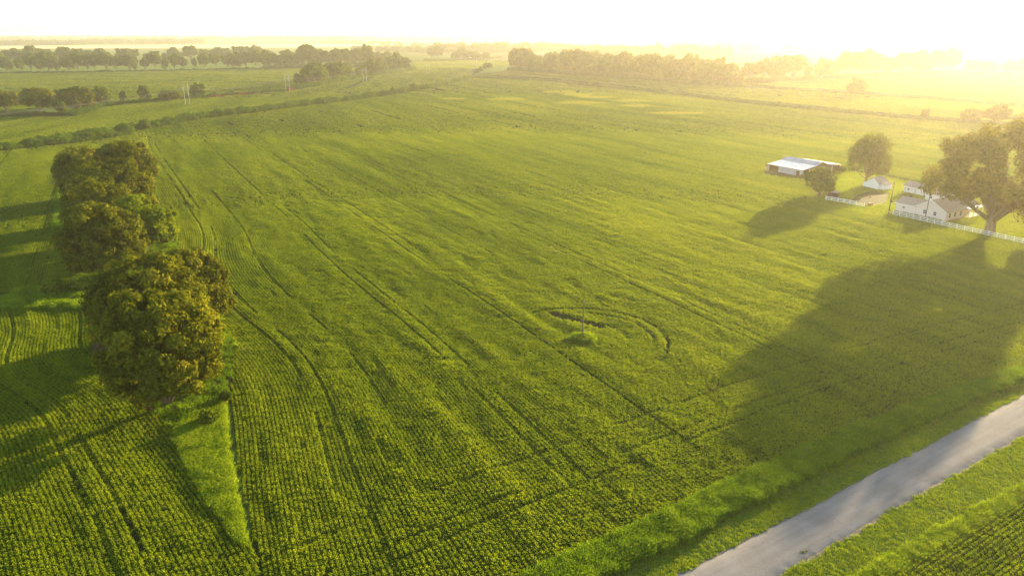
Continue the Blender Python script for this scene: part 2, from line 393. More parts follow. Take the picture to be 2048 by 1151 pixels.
# ------------------------------------------------------------------ layout of the fields
YARD = W2([(1668, 350), (1700, 342), (1765, 351), (1860, 369), (2048, 384), (2500, 430), (2500, 590), (2048, 503), (1780, 441), (1640, 411), (1600, 404), (1640, 378)])
FIELD_EDGE = [(560, 1420), (1080, 1140), (1260, 1060), (1460, 966), (1650, 881), (1850, 802), (2048, 735), (2500, 600)]
EDGE_L = [(255, 283), (350, 480), (470, 700), (462, 770), (470, 900), (490, 1000), (515, 1110), (560, 1400)]
HEDGE1 = [(-420, 345), (0, 302), (130, 287), (240, 268), (300, 256), (400, 238), (500, 226), (600, 213), (700, 201), (800, 187), (880, 173), (940, 158)]
HEDGE2 = [(940, 156), (985, 157), (1100, 164), (1200, 175), (1350, 190), (1500, 208), (1700, 228), (1900, 245), (2048, 256), (2500, 290)]
MAIN = W2(EDGE_L[::-1] + [(240, 269), (300, 258), (400, 240), (500, 228), (600, 215), (700, 203), (800, 189), (880, 175), (940, 159), (985, 158), (1100, 165), (1200, 176), (1350, 191), (1500, 209), (1700, 229), (1900, 246), (2048, 257), (2500, 291)] + FIELD_EDGE[::-1])
LEFT = W2([(515, 1120), (430, 1010), (385, 930), (345, 870), (315, 835), (262, 812), (205, 772), (182, 715), (190, 655), (185, 618), (0, 622), (-700, 640), (-900, 1500), (560, 1500)])
LEFT2 = W2([(-700, 585), (0, 590), (170, 582), (165, 500), (160, 400), (160, 330), (262, 302), (262, 272), (200, 280), (130, 291), (0, 305), (-500, 356)])
F3 = W2([(-420, 342), (0, 299), (130, 284), (240, 265), (300, 253), (400, 235), (500, 223), (600, 210), (700, 199), (800, 185), (880, 171), (940, 156), (948, 137), (830, 140), (750, 151), (640, 173), (580, 184), (400, 198), (250, 209), (200, 219), (150, 232), (0, 236), (-420, 238)])
F4 = W2([(-420, 228), (0, 222), (200, 210), (400, 196), (570, 182), (600, 167), (650, 155), (700, 144), (800, 136), (540, 138), (260, 145), (0, 148), (-420, 152)])
F5 = W2([(975, 151), (1015, 143), (1100, 148), (1490, 178), (1700, 188), (2048, 217), (2500, 250), (2500, 282), (2048, 247), (1900, 238), (1700, 221), (1500, 201), (1350, 184), (1200, 168), (1100, 158)])
F6 = W2([(1495, 172), (1600, 162), (1760, 154), (2048, 148), (2500, 150), (2500, 238), (2048, 209), (1700, 182)])
F7 = W2([(820, 140), (835, 124), (940, 121), (1010, 109), (1200, 109), (1180, 116), (1060, 118), (1005, 132), (960, 138), (900, 137)])
BL = W2([(1790, 1160), (1900, 1092), (2048, 1008), (2500, 800), (2800, 1500), (1700, 1500), (1650, 1250)])

fields = [('MAIN', MAIN), ('LEFT', LEFT), ('LEFT2', LEFT2), ('F3', F3), ('F4', F4), ('F5', F5), ('F6', F6), ('F7', F7), ('BL', BL)]
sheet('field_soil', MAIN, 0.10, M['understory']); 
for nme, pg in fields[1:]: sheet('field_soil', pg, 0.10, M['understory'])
sheet('tan_field', W2([(-900, 100), (0, 97.5), (520, 96), (700, 94), (830, 88), (600, 88.5), (0, 92), (-900, 93)]), 0.02, M['tan'])

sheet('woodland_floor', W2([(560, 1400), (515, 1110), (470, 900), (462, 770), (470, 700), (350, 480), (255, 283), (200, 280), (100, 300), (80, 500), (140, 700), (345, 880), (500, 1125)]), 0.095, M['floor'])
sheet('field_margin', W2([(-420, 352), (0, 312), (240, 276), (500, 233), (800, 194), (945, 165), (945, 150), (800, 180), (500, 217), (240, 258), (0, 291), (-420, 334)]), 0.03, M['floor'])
# row directions: e runs along the rows, n across them
E1 = np.array([0.466, -0.885]); N1 = np.array([0.885, 0.466])
uk = np.array([-420, -385, -275, -200, -169, -140, -114, -97, -67, -40]); wk = np.array([0, -1.5, 0.4, 1.4, -4.0, -2.1, 3.6, 2.8, -1.5, -3.0])
def warp(u, v):
    w = np.interp(u, uk, wk)
    w = (w + np.interp(u - 6, uk, wk) + np.interp(u + 6, uk, wk) + np.interp(u - 12, uk, wk) + np.interp(u + 12, uk, wk)) / 5
    return w * np.exp(-np.clip(v - 14, 0, None) / 16.0) + 2.5 * np.sin((u + 200) / 130.0)
def ident(u, v): return np.zeros_like(u)

FE = W2(FIELD_EDGE)
POLE = np.array([12.0, 115.7])
TRACKS1 = [(14.2, -420, -55), (16.8, -420, -55), (24.5, -260, -90), (38.0, -420, -60), (40.6, -420, -60), (56.0, -500, -60), (58.6, -500, -130), (73.0, -380, -150), (88.0, -700, -60), (90.6, -560, -60),
           (104., -300, -120), (118.0, -700, -300), (120.8, -600, -280), (150.0, -700, -300), (152.8, -640, -300), (183.0, -600, -200), (198.0, -700, -200), (200.8, -700, -250), (232, -700, -300), (262, -700, -300), (265, -700, -250), (300, -700, -300)]

def visible(P, m=18.0):
    d = P[:, 1] * cp + CAM_H * sp; u = P[:, 0] / np.maximum(d, 1)
    return (P[:, 1] > 40) & (np.abs(P[:, 0]) < (0.72 * d + m))

acc = dict(P=[], r=[], s=[], t=[])
def rows(poly, e, n, wfun, tracks=(), bands=((0, 250, .52, .42, 1), (250, 420, .76, 1.0, 1.35), (420, 700, 2.1, 3.2, 3.6), (700, 1500, 6.0, 9.0, 10.0)), excl=(), headland=False, tint0=0.0, hscale=1.0, fn=None):
    U = poly @ e; V = poly @ n
    for (d0, d1, rs, ps, k) in bands:
        # limit the lattice to the part of the field in this band and in view
        v = np.arange(math.floor((V.min() - 6) / rs) * rs, V.max() + 6, rs); u = np.arange(math.floor((U.min() - 6) / ps) * ps, U.max() + 6, ps)
        if d0 == 0 or k < 2:
            R = d1 * 1.25 + 60
            c = np.array([0., 0.])
            v = v[(v > -R) & (v < R)]; u = u[(u > -R) & (u < R)]
        if len(v) * len(u) == 0: continue
        for vs in np.array_split(v, max(1, len(v) * len(u) // 1500000 + 1)):
            uu, vv = np.meshgrid(u, vs); uu = uu.ravel(); vv = vv.ravel()
            dj = rng.random(len(uu)).astype(np.float32) * 0.10
            ue = uu + rng.uniform(-.35, .35, len(uu)) * ps; ve = vv + rng.normal(size=len(uu)) * 0.05 * rs
            w = ve + wfun(ue, vv)
            P = ue[:, None] * e + w[:, None] * n
            dd = np.hypot(P[:, 0], P[:, 1]) * (1 + dj)
            kk = (dd >= d0) & (dd < d1) & visible(P)
            P, ue, vv = P[kk], ue[kk], vv[kk]
            if not len(P): continue
            kk = inside(P, poly)
            for ex in excl: kk &= ~inside(P, ex)
            P, ue, vv = P[kk], ue[kk], vv[kk]
            if not len(P): continue
            gap = np.zeros(len(P), bool); low = np.zeros(len(P), bool)
            if k < 3:
                for (tv, u0, u1) in tracks:
                    on = (np.abs(vv - tv) < .27) & (ue > u0) & (ue < u1)
                    low |= on & (vnoise(ue / 12 + tv, vv * 0 + tv * 3) > 0.30)
                    gap |= on & (vnoise(ue / 5 + tv, vv * 0 + tv * 5) > 0.80) & (rng.random(len(P)) < .5)
            else:
                for (tv, u0, u1) in tracks[::2]:
                    on = (np.abs(vv - tv - 1) < rs * 0.5) & (ue > u0) & (ue < u1)
                    gap |= on & (vnoise(ue / 22 + tv, vv * 0 + tv * 3) > 0.55)
            rz = np.full(len(P), math.atan2(e[1], e[0]) - math.pi / 2)
            if headland:
                dl = dist_line(P, FE); hd = dl < 19 + 3 * vnoise(P[:, 0] / 8, P[:, 1] / 8)
                gap &= ~hd
                if k < 3:
                    for q in (9.0, 11.4, 17.0): low |= (np.abs(dl - q) < .36) & (vnoise(P[:, 0] / 6 + q, P[:, 1] / 6) > .36)
                rp = np.hypot(*(P - POLE).T); an = np.degrees(np.arctan2(P[:, 1] - POLE[1], P[:, 0] - POLE[0]))
                for (q, a0, a1) in ((14.6, -25, 125), (12.4, -10, 80), (8.0, 0, 60)):
                    low |= (np.abs(rp - q) < .45) & (an > a0) & (an < a1); gap |= (np.abs(rp - q) < .30) & (an > a0) & (an < a1) & (vnoise(an / 9, rp * 0 + q) > .45)
                gap |= rp < 1.7
                sl_ = dist_line(P, [(7.6, 127.6), (11.0, 124.6), (15.8, 121.2)])
                gap |= sl_ < 0.6 + 0.8 * vnoise(P[:, 0] / 1.2, P[:, 1] / 1.2)
            # vigour of growth: long streaks along the rows, weaker blotches across
            g1 = vnoise(ue / 26 + 7, vv / 3.1); g2 = vnoise(ue / 7 + 31, vv / 1.7 + 5); g3 = vnoise(P[:, 0] / 45, P[:, 1] / 60 + 9); g4 = vnoise(P[:, 0] / 1.7, P[:, 1] / 1.7)
            if k >= 3: g1 = vnoise(ue / 60 + 7, vv / 9.0); g2 = vnoise(ue / 30 + 31, vv / 6 + 5)
            g = 0.45 * g1 + 0.3 * g2 + 0.25 * g4
            g5 = vnoise(ue / 90 + 11, (vv + 3 * np.sin(ue / 40)) / 7.5 + 3); patch = np.clip((vnoise(ue / 4 + 50, vv / 1.6) - .80) * 5, 0, 1)
            P, ue, vv, g, g3, g4, g5, patch, rz, low = [a[~gap] for a in (P, ue, vv, g, g3, g4, g5, patch, rz, low)]
            nP = len(P)
            hs = ((0.55 + 0.80 * g) if k == 1 else (.66 + .58 * g)) * (1 - (.35 if k == 1 else .1) * patch) * rng.uniform(.88, 1.12, nP) * hscale * np.where(low, .70, 1.0)
            rz = rz + np.where(rng.random(nP) < .5, 0, math.pi)
            if k == 1: sc = np.stack([0.62 + .22 * g, 0.78 + 0.1 * g4, hs * .86], 1)
            elif k < 2: sc = np.stack([1.0 + .35 * g, np.full(nP, 2.25), hs * 1.03], 1)
            elif k < 5: sc = np.stack([3.4 + 0 * g, np.full(nP, 7.2), hs * 1.25], 1)
            else: sc = np.stack([10. + 0 * g, np.full(nP, 20.), hs * 1.7], 1)
            tt = -0.06 + 0.34 * g + 0.20 * g3 + 0.22 * g5 + rng.normal(size=nP) * 0.05 + tint0
            if fn is not None: tt = tt + fn(P)
            acc['P'].append(np.c_[P, np.full(nP, 0.1 if k < 3 else 0.0)]); acc['r'].append(rz); acc['s'].append(sc); acc['t'].append(tt)

def flush(name, label):
    P = np.concatenate(acc['P']); r_ = np.concatenate(acc['r']); s_ = np.concatenate(acc['s']); t_ = np.concatenate(acc['t'])
    print(name, len(P))
    scatter(name, P, r_, s_, np.clip(t_, 0, .9), rng.integers(0, 4, len(P)), crop_src, label)
    for k in acc: acc[k] = []

# brighter patches of thin yellow growth far out in the main field
YP = [(at(1160, 207)[:2], 17, 3.5), (at(1120, 186)[:2], 14, 4), (at(1157, 191)[:2], 12, 5), (at(1012, 200)[:2], 13, 3.5), (at(908, 199)[:2], 9, 2.5), (at(1265, 203)[:2], 12, 3), (at(1350, 228)[:2], 17, 2.5), (at(1190, 196)[:2], 14, 3), (at(1270, 213)[:2], 10, 3)]
def yellow(P):
    q = np.zeros(len(P))
    for (c, a, b_) in YP: q += 1.0 * np.exp(-(((P[:, 0] - c[0]) / a) ** 2 + ((P[:, 1] - c[1]) / (b_ * 3)) ** 2) ** 2)
    # broad lusher band of yellower growth
    return np.clip(q, 0, 1) + 0.22 * (vnoise(P[:, 0] / 60 + 3, P[:, 1] / 90 + 1) - .5) 
barn_ex = W2([(1528, 352), (1600, 362), (1668, 350), (1672, 335), (1600, 322), (1530, 332)])
rows(MAIN, E1, N1, warp, TRACKS1, excl=(YARD, barn_ex), headland=True, fn=yellow)
flush('soybean_crop', 'large soybean field of long rows filling the middle of the view')
E2 = np.array([0.64, -0.768]); N2 = np.array([0.768, 0.64])
def warp2(u, v): return 2.2 * np.sin(u / 9.0 + 0.4) * np.exp(-((u + 128) / 22.0) ** 2) + 1.2 * np.sin(u / 17.0)
rows(LEFT, E2, N2, warp2, [(7, -200, 0), (9.6, -200, 0), (20, -200, 0), (-6, -200, 0), (-8.6, -200, 0), (-22, -200, 0)], tint0=-0.02)
flush('soybean_crop', 'soybean field below the large trees, lower left corner')
rows(LEFT2, E1, N1, ident, [(-20, -400, 0), (-22.6, -400, 0), (-45, -400, 0)])
flush('soybean_crop', 'narrow soybean field behind the large trees at the left edge')
E3 = np.array([0.30, -0.954]); N3 = np.array([0.954, 0.30])
rows(F3, np.array([0.05, -1.0]), np.array([1.0, 0.05]), ident, [(-200, -900, -350), (-190, -900, -380), (-120, -900, -300)], tint0=0.0)
flush('soybean_crop', 'soybean field between the long hedgerow and the power line')
rows(F4, np.array([0.98, -0.2]), np.array([0.2, 0.98]), ident, [(q, -900, 500) for q in range(600, 1100, 34)], tint0=0.06)
flush('soybean_crop', 'pale green field before the far row of separate trees')
rows(F5, np.array([0.5, -0.866]), np.array([0.866, 0.5]), ident, tint0=-0.05)
rows(F6, np.array([0.9, -0.43]), np.array([0.43, 0.9]), ident, [(q, -900, 900) for q in range(500, 1400, 40)], tint0=0.0)
rows(F7, np.array([0.9, -0.43]), np.array([0.43, 0.9]), ident, tint0=0.12)
flush('soybean_crop', 'hazy soybean fields around the far wood and the lone tree')
E4 = np.array([0.84, 0.542]); N4 = np.array([-0.542, 0.84])
rows(BL, E4, N4, ident, tint0=-0.03)
flush('soybean_crop', 'corner of a soybean field beyond the road, lower right')

# ------------------------------------------------------------------ road and verges
RL = [(700, 1500), (1360, 1151), (1700, 966), (2048, 790), (2500, 566)]
RR = [(950, 1500), (1555, 1151), (1800, 1010), (2048, 868), (2500, 620)]
wl = [np.array(at(*p)[:2]) for p in RL]; wr = [np.array(at(*p)[:2]) for p in RR]
a0 = at(1360, 1151); b0 = at(2048, 790); rd = (b0 - a0).normalized(); c0 = at(1555, 1151); rn = Vector((rd.y, -rd.x, 0))
wid = (c0 - a0).dot(rn)
mr, t = mat_new('worn_asphalt')
tc = N(t, 'ShaderNodeTexCoord')
n1 = N(t, 'ShaderNodeTexNoise', Scale=0.25, Detail=5.0); n2 = N(t, 'ShaderNodeTexNoise', Scale=14.0, Detail=4.0)
mp = N(t, 'ShaderNodeMapping'); mp.inputs['Scale'].default_value = (0.05, 1.6, 1); n3 = N(t, 'ShaderNodeTexNoise', Scale=1.0, Detail=3.0)
t.links.new(tc.outputs['Object'], mp.inputs[0]); t.links.new(mp.outputs[0], n3.inputs['Vector'])
for q in (n1, n2): t.links.new(tc.outputs['Object'], q.inputs['Vector'])
r1 = ramp(t, [(0.3, (0.134, 0.121, 0.110)), (0.7, (0.175, 0.159, 0.146))]); t.links.new(n1.outputs[0], r1.inputs[0])
r2 = ramp(t, [(0.25, (0.72, 0.72, 0.72)), (0.6, (1.0, 1.0, 1.0)), (0.8, (1.15, 1.15, 1.15))]); t.links.new(n2.outputs[0], r2.inputs[0])
r3 = ramp(t, [(0.35, (0.91, 0.90, 0.89)), (0.65, (1.04, 1.04, 1.04))]); t.links.new(n3.outputs[0], r3.inputs[0])
m1 = N(t, 'ShaderNodeMix', data_type='RGBA', blend_type='MULTIPLY'); m1.inputs[0].default_value = 1
m2 = N(t, 'ShaderNodeMix', data_type='RGBA', blend_type='MULTIPLY'); m2.inputs[0].default_value = 1
t.links.new(r1.outputs[0], m1.inputs[6]); t.links.new(r2.outputs[0], m1.inputs[7]); t.links.new(m1.outputs[2], m2.inputs[6]); t.links.new(r3.outputs[0], m2.inputs[7])
# fine cracks
vc = N(t, 'ShaderNodeTexVoronoi', Scale=0.42, feature='DISTANCE_TO_EDGE'); t.links.new(tc.outputs['Object'], vc.inputs['Vector'])
rc = ramp(t, [(0.0, (0.62, 0.6, 0.6)), (0.012, (1, 1, 1))]); t.links.new(vc.outputs['Distance'], rc.inputs[0])
m3 = N(t, 'ShaderNodeMix', data_type='RGBA', blend_type='MULTIPLY'); m3.inputs[0].default_value = 0.6
t.links.new(m2.outputs[2], m3.inputs[6]); t.links.new(rc.outputs[0], m3.inputs[7])
b = N(t, 'ShaderNodeBsdfPrincipled', Roughness=0.95); b.inputs['Specular IOR Level'].default_value = 0.08; t.links.new(m3.outputs[2], b.inputs['Base Color'])
bp = N(t, 'ShaderNodeBump', Strength=0.5, Distance=0.03); t.links.new(n2.outputs[0], bp.inputs['Height']); t.links.new(bp.outputs[0], b.inputs['Normal'])
o = N(t, 'ShaderNodeOutputMaterial'); t.links.new(b.outputs[0], o.inputs[0])
# built in its own frame: x along the road, ragged edges
L0, L1, st = -45.0, 420.0, 0.4
xs = np.arange(L0, L1, st); nx = len(xs)
el = 0.14 * (vnoise(xs / .7, xs * 0 + 2) - .5) + 0.12 * (vnoise(xs / 6, xs * 0 + 8) - .5)
er = 0.22 * (vnoise(xs / 0.7, xs * 0 + 22) - .5) + 0.22 * (vnoise(xs / 5, xs * 0 + 28) - .5)
cols = [np.c_[xs, el], np.c_[xs, np.full(nx, -wid * .25)], np.c_[xs, np.full(nx, -wid * .5)], np.c_[xs, np.full(nx, -wid * .75)], np.c_[xs, -wid + er]]
zz = [0.09, 0.12, 0.135, 0.12, 0.09]
V = np.concatenate([np.c_[c, np.full(nx, z)] for c, z in zip(cols, zz)] + [np.c_[cols[0] + [0, 0.15], np.full(nx, -0.05)], np.c_[cols[4] - [0, 0.15], np.full(nx, -0.05)]])
F = []
seq = [5, 0, 1, 2, 3, 4, 6]
for a, b2 in zip(seq[:-1], seq[1:]):
    i = np.arange(nx - 1); F.append(np.stack([a * nx + i, b2 * nx + i, b2 * nx + i + 1, a * nx + i + 1], 1))
road = link('road', np_mesh('road', V, np.concatenate(F), mr, smooth=True), loc=(a0.x, a0.y, 0), rot=(0, 0, math.atan2(rd.y, rd.x)))
tag(road, kind='structure')
M['gravel'] = surf_mat('gravel_shoulder', [(0.3, (0.05, 0.04, 0.028)), (0.7, (0.16, 0.135, 0.10))], scale=5, bump=0.8, bscale=20, bdist=0.05)
eo = .12 + .35 * (vnoise(xs / 1.3, xs * 0 + 41) - .3); eo2 = .22 + .6 * (vnoise(xs / 1.6, xs * 0 + 51) - .3)
V = np.concatenate([np.c_[xs, el + eo, np.full(nx, .066)], np.c_[xs, -wid + er - eo2, np.full(nx, .066)]]); i = np.arange(nx - 1)
sh = link('road_shoulder', np_mesh('road_shoulder', V, np.stack([i, nx + i, nx + i + 1, i + 1], 1), M['gravel']), loc=(a0.x, a0.y, 0), rot=(0, 0, math.atan2(rd.y, rd.x))); tag(sh, kind='structure')

def rloc(P):
    d = P - np.array([a0.x, a0.y]); return d @ np.array([rd.x, rd.y]), d @ np.array([-rn.x, -rn.y])
pc = at(1607, 1105)
sheet('road_patch', [(pc.x - .5, pc.y - .12), (pc.x - .1, pc.y - .22), (pc.x + .42, pc.y + .02), (pc.x + .5, pc.y + .2), (pc.x + .1, pc.y + .17), (pc.x - .3, pc.y + .1)], 0.139, M['floor'])
VERGE = np.concatenate([W2(FIELD_EDGE), W2([(2600, 480), (2600, 900), (2048, 1008), (1900, 1092), (1790, 1160), (1650, 1250), (1500, 1500)])])
sheet('verge_ground', VERGE, 0.05, M['grassbase'])
def fill(poly, spacing, excl=(), keep=None, jit=.5):
    lo = poly.min(0); hi = poly.max(0); lo = np.maximum(lo, [-400, 40]); hi = np.minimum(hi, [400, 420])
    x = np.arange(lo[0], hi[0], spacing); y = np.arange(lo[1], hi[1], spacing); X, Y = np.meshgrid(x, y)
    P = np.c_[X.ravel(), Y.ravel()] + rng.uniform(-jit, jit, (X.size, 2)) * spacing
    k = visible(P) & inside(P, poly)
    for ex in excl: k &= ~inside(P, ex)
    P = P[k]
    return P if keep is None else P[keep(P)]
def tufts(name, P, z, smin, smax, src, tint=0.3, label=None, nz=None, zs=1.0):
    n = len(P); g = vnoise(P[:, 0] / 2.2, P[:, 1] / 2.2) * .6 + vnoise(P[:, 0] / .8, P[:, 1] / .8) * .4
    s = smin + (smax - smin) * g * rng.uniform(.8, 1.2, n)
    tt = tint + .35 * (g - .5) + .12 * rng.normal(size=n)
    if nz is not None: tt = tt + nz(P)
    print(name, n)
    return scatter(name, np.c_[P, np.full(n, z)], rng.uniform(0, 6.28, n), np.stack([s, s, s * zs], 1), np.clip(tt, 0, .8), rng.integers(0, len(src), n), src, label)
onroad = lambda P: (lambda x, y: (y < el_at(x)) & (y > -wid + er_at(x)))(*rloc(P))
el_at = lambda x: np.interp(x, xs, el + eo) - .12
er_at = lambda x: np.interp(x, xs, er - eo2) + .12
Pv = fill(VERGE, 0.36, keep=lambda P: ~onroad(P)); 
dE = dist_line(Pv, FE); rx, ry = rloc(Pv)
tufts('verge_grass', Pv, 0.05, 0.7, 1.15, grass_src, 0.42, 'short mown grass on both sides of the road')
# tall weeds in the strip against the field
w_w = .55 * (dE + np.maximum(ry, 0)) + 0.9 * (vnoise(rx / 1.5, rx * 0) - .5)
kw = (ry > 0) & (dE < w_w) & (dE > 0.25)
Pw = Pv[kw]; Pw = np.concatenate([Pw, Pw[rng.random(len(Pw)) < .4] + .15])
tufts('roadside_weeds', Pw, 0.05, 0.62, 1.25, weed_src, 0.22, 'tall bright weeds between the big soybean field and the road')
BE = W2([(1500, 1500), (1650, 1250), (1790, 1160), (1900, 1092), (2048, 1008), (2600, 770)])
dB = dist_line(Pv, BE); kb = (ry < 0) & (dB < 1.9 + 0.5 * vnoise(rx / 2, rx * 0 + 5)) & (dB > .1)
Pb = Pv[kb]; Pb = Pb[rng.random(len(Pb)) < .7]
tufts('roadside_weeds', Pb, 0.05, 0.6, 1.0, weed_src, 0.55, 'sunlit yellow green weeds along the field at lower right', zs=.8)

# green weedy wedge and dry patches beside the large trees
WEDGE = W2([(345, 872), (400, 985), (450, 1052), (505, 1118), (500, 1010), (472, 900), (462, 790), (440, 800), (400, 830)])
sheet('wedge_ground', WEDGE, 0.104, M['grassbase'])
Pg = fill(WEDGE, 0.42, keep=lambda P: dist_line(P, W2(EDGE_L)) > 0.8)
tufts('wild_weeds', Pg, 0.1, 0.75, 1.3, weed_src, 0.5, 'bright green wedge of weeds below the large trees', zs=.8)
DRY = W2([(178, 692), (186, 712), (200, 735), (204, 768), (235, 788), (262, 812), (290, 820), (330, 838), (400, 850), (440, 830), (475, 740), (470, 700), (400, 650), (200, 665)])
sheet('dry_ground', DRY, 0.108, M['soil'])
Pd = fill(DRY, 0.45); Pd = Pd[rng.random(len(Pd)) < .7]
tufts('dry_grass', Pd, 0.1, 0.8, 1.3, dry_src, 0.3, 'brown dead grass round the feet of the large trees')
DITCH = W2([(-500, 592), (0, 596), (60, 582), (150, 578), (230, 585), (240, 612), (185, 622), (0, 624), (-500, 644)])
sheet('ditch_ground', DITCH, 0.112, M['grassbase'])
Pq = fill(DITCH, 0.6)
tufts('ditch_weeds', Pq, 0.1, 0.5, 1.7, weed_src, 0.35, 'weedy ditch crossing behind the front trees at left')

# ------------------------------------------------------------------ farmyard
sheet('yard_ground', YARD, 0.03, M['grassbase'])
DIRT = W2([(1700, 402), (1712, 390), (1745, 382), (1780, 388), (1772, 405), (1750, 412), (1722, 409)])
sheet('yard_dirt', DIRT, 0.036, M['yard_dirt'])
Py = fill(YARD, 0.62, excl=(DIRT,))
tufts('yard_grass', Py, 0.03, 1.2, 1.9, grass_src, 0.62, 'bright lawn around the farmhouse inside the white fence')

def frame_on(p, q):
    """origin and heading of a building whose front foot runs from p to q (pixels)"""
    a = at(*p); c = at(*q); d = c - a
    return a, math.atan2(d.y, d.x), d.length

def window(par, x, y, z, w, h, axis, outward):
    """a framed window standing 3 cm proud of a wall; axis x: wall runs along x"""
    f = MB(); t_ = 0.07
    def bx(m, a0_, a1_, z0, z1, d0, d1):
        d0, d1 = sorted((d0 * outward, d1 * outward))
        if axis == 'x': m.box(x + a0_, x + a1_, y + d0, y + d1, z0, z1)
        else: m.box(x + d0, x + d1, y + a0_, y + a1_, z0, z1)
    bx(f, -w / 2, w / 2, z, z + t_, 0.003, .06); bx(f, -w / 2, w / 2, z + h - t_, z + h, 0.003, .06)
    bx(f, -w / 2, -w / 2 + t_, z + t_, z + h - t_, 0.003, .06); bx(f, w / 2 - t_, w / 2, z + t_, z + h - t_, 0.003, .06)
    bx(f, -w / 2 + t_, w / 2 - t_, z + h / 2 - .03, z + h / 2 + .03, 0.003, .05)
    fo = f.build('window', M['white'], par)
    g_ = MB(); bx(g_, -w / 2 + t_, w / 2 - t_, z + t_, z + h - t_, 0.004, .03); g_.build('pane', M['glass'], fo)

# barn: wide low tin roof, open bays
A = at(1536, 341); B = at(1604, 353.6); d = (B - A); hd = math.atan2(d.y, d.x); LB = d.length; WB = 22.0
barn = empty('barn', (A.x, A.y, 0), hd); barn.scale = (1, 1, .86)
tag(barn, 'low open-sided barn with a pale tin roof standing in the soybean field', 'barn')
# local x along the front-left eave, local y away to the right
def ridge(y):
    return np.interp(y, [0, 7.5, 11, 14.5, WB], [3.0, 3.9, 5.3, 3.9, 3.0])
m_ = MB(); m_.slab([(-.4, -.5, 3.0), (LB + .4, -.5, 3.0), (LB + .4, 7.5, 4.0), (-.4, 7.5, 4.0)], .08)
m_.slab([(-.4, 14.5, 4.0), (LB + .4, 14.5, 4.0), (LB + .4, WB + .5, 3.0), (-.4, WB + .5, 3.0)], .08); m_.build('roof', M['tin'], barn)
m_ = MB(); m_.slab([(-.4, 7.3, 4.02), (LB + .4, 7.3, 4.02), (LB + .4, 11, 5.3), (-.4, 11, 5.3)], .08)
m_.slab([(-.4, 11, 5.3), (LB + .4, 11, 5.3), (LB + .4, 14.7, 4.02), (-.4, 14.7, 4.02)], .08); ro = m_.build('roof', M['tin_dark'], barn); ro['label'] = 'darker raised middle roof'
m_ = MB()
for i in range(1, int(LB / .9)):
    x = i * .9; m_.slab([(x, -.5, 3.02), (x + .05, -.5, 3.02), (x + .05, 7.5, 4.02), (x, 7.5, 4.02)], .03)
tag(m_.build('roof_ribs', M['tin'], barn), kind='stuff')
m_ = MB(); m_.box(LB * .30, LB * .82, 0, .12, 0, 2.88); m_.box(LB * .92, LB, 0, .12, 0, 2.88); m_.box(LB * .82, LB * .92, 0, .12, 2.2, 2.88); m_.build('front_wall', M['tin_dark'], barn)
m_ = MB(); m_.box(LB * .82, LB * .92, .13, .2, 0, 2.2); m_.build('door', M['barnwood'], barn)
m_ = MB(); m_.box(-.0, .1, 0, WB, 0, 2.8); m_.box(.1, LB * .95, 10.9, 11.05, 0, 3.9); m_.build('inner_wall', M['barnwood'], barn)
m_ = MB(); m_.prism_y([(0, 0)], 0, 1) if False else None
gp = [(0.2, 2.0), (WB - .2, 2.0), (WB - .2, 2.86), (14.4, 3.84), (11, 5.15), (7.6, 3.84), (.2, 2.86)]
n0 = len(m_.v); m_.v += [(LB - .05, y, z) for y, z in gp] + [(LB + .05, y, z) for y, z in gp]; k = len(gp)
m_.f += [tuple(range(n0, n0 + k)), tuple(reversed(range(n0 + k, n0 + 2 * k)))] + [(n0 + i, n0 + k + i, n0 + k + (i + 1) % k, n0 + (i + 1) % k) for i in range(k)]
m_.build('gable_wall', M['barnwood'], barn)
m_ = MB(); m_.box(LB - .06, LB + .04, 9.2, 13.0, 0, 2.0); m_.build('lower_wall', M['barnwood'], barn)
m_ = MB(); m_.box(LB - .06, LB + .04, 17, WB - .2, 0, 2.0); m_.build('lower_wall', M['barnwood'], barn)
pm = None
for (x, y) in [(LB, 0.1), (LB, 3.6), (LB, 7.4), (LB, 9.1), (LB, 13.1), (LB, 17), (LB, WB - .1), (0, 0.06), (0, WB - .1), (LB * .3, -.02)]:
    q = MB(); q.box(x + .06, x + .24, y - .09, y + .09, 0, 2.85); q.build('post', M['palepole'], barn)

# small white cross-gabled shed
A = at(1723.5, 373); B = at(1756, 380); d = B - A; hd = math.atan2(d.y, d.x); L = d.length
shed = empty('white_shed', (A.x, A.y, 0), hd); tag(shed, 'small white gabled shed under the tall round tree', 'shed')
m_ = MB(); m_.prism_y([(1.8, 0), (L, 0), (L, 2.3), ((L + 1.8) / 2, 3.9), (1.8, 2.3)], 0, 4.6); m_.build('wall', M['white'], shed)
m_ = MB(); m_.box(0, 1.797, .3, 4.2, 0, 1.75); m_.build('side_wall', M['white'], shed); m_ = MB(); m_.box(L + .003, L + 1.6, .8, 4.4, 0, 1.9); m_.build('side_wall', M['white'], shed)
c_ = (L + 1.8) / 2
m_ = MB(); m_.slab([(1.5, -.3, 2.14), (c_, -.3, 4.06), (c_, 4.9, 4.06), (1.5, 4.9, 2.14)], .1); m_.slab([(c_, -.3, 4.06), (L + .3, -.3, 2.14), (L + .3, 4.9, 2.14), (c_, 4.9, 4.06)], .1)
m_.build('roof', M['shingle'], shed)
m_ = MB(); m_.slab([(-.3, .1, 1.72), (1.79, .1, 2.5), (1.79, 4.4, 2.5), (-.3, 4.4, 1.72)], .08); m_.build('side_roof', M['shingle'], shed); m_ = MB(); m_.slab([(L + .01, .6, 2.6), (L + 1.8, .6, 1.9), (L + 1.8, 4.6, 1.9), (L + .01, 4.6, 2.6)], .08); m_.build('side_roof', M['shingle'], shed)
m_ = MB(); m_.box(c_ - .5, c_ + .5, -.05, -.003, 0, 2.0); m_.build('door', M['white'], shed)

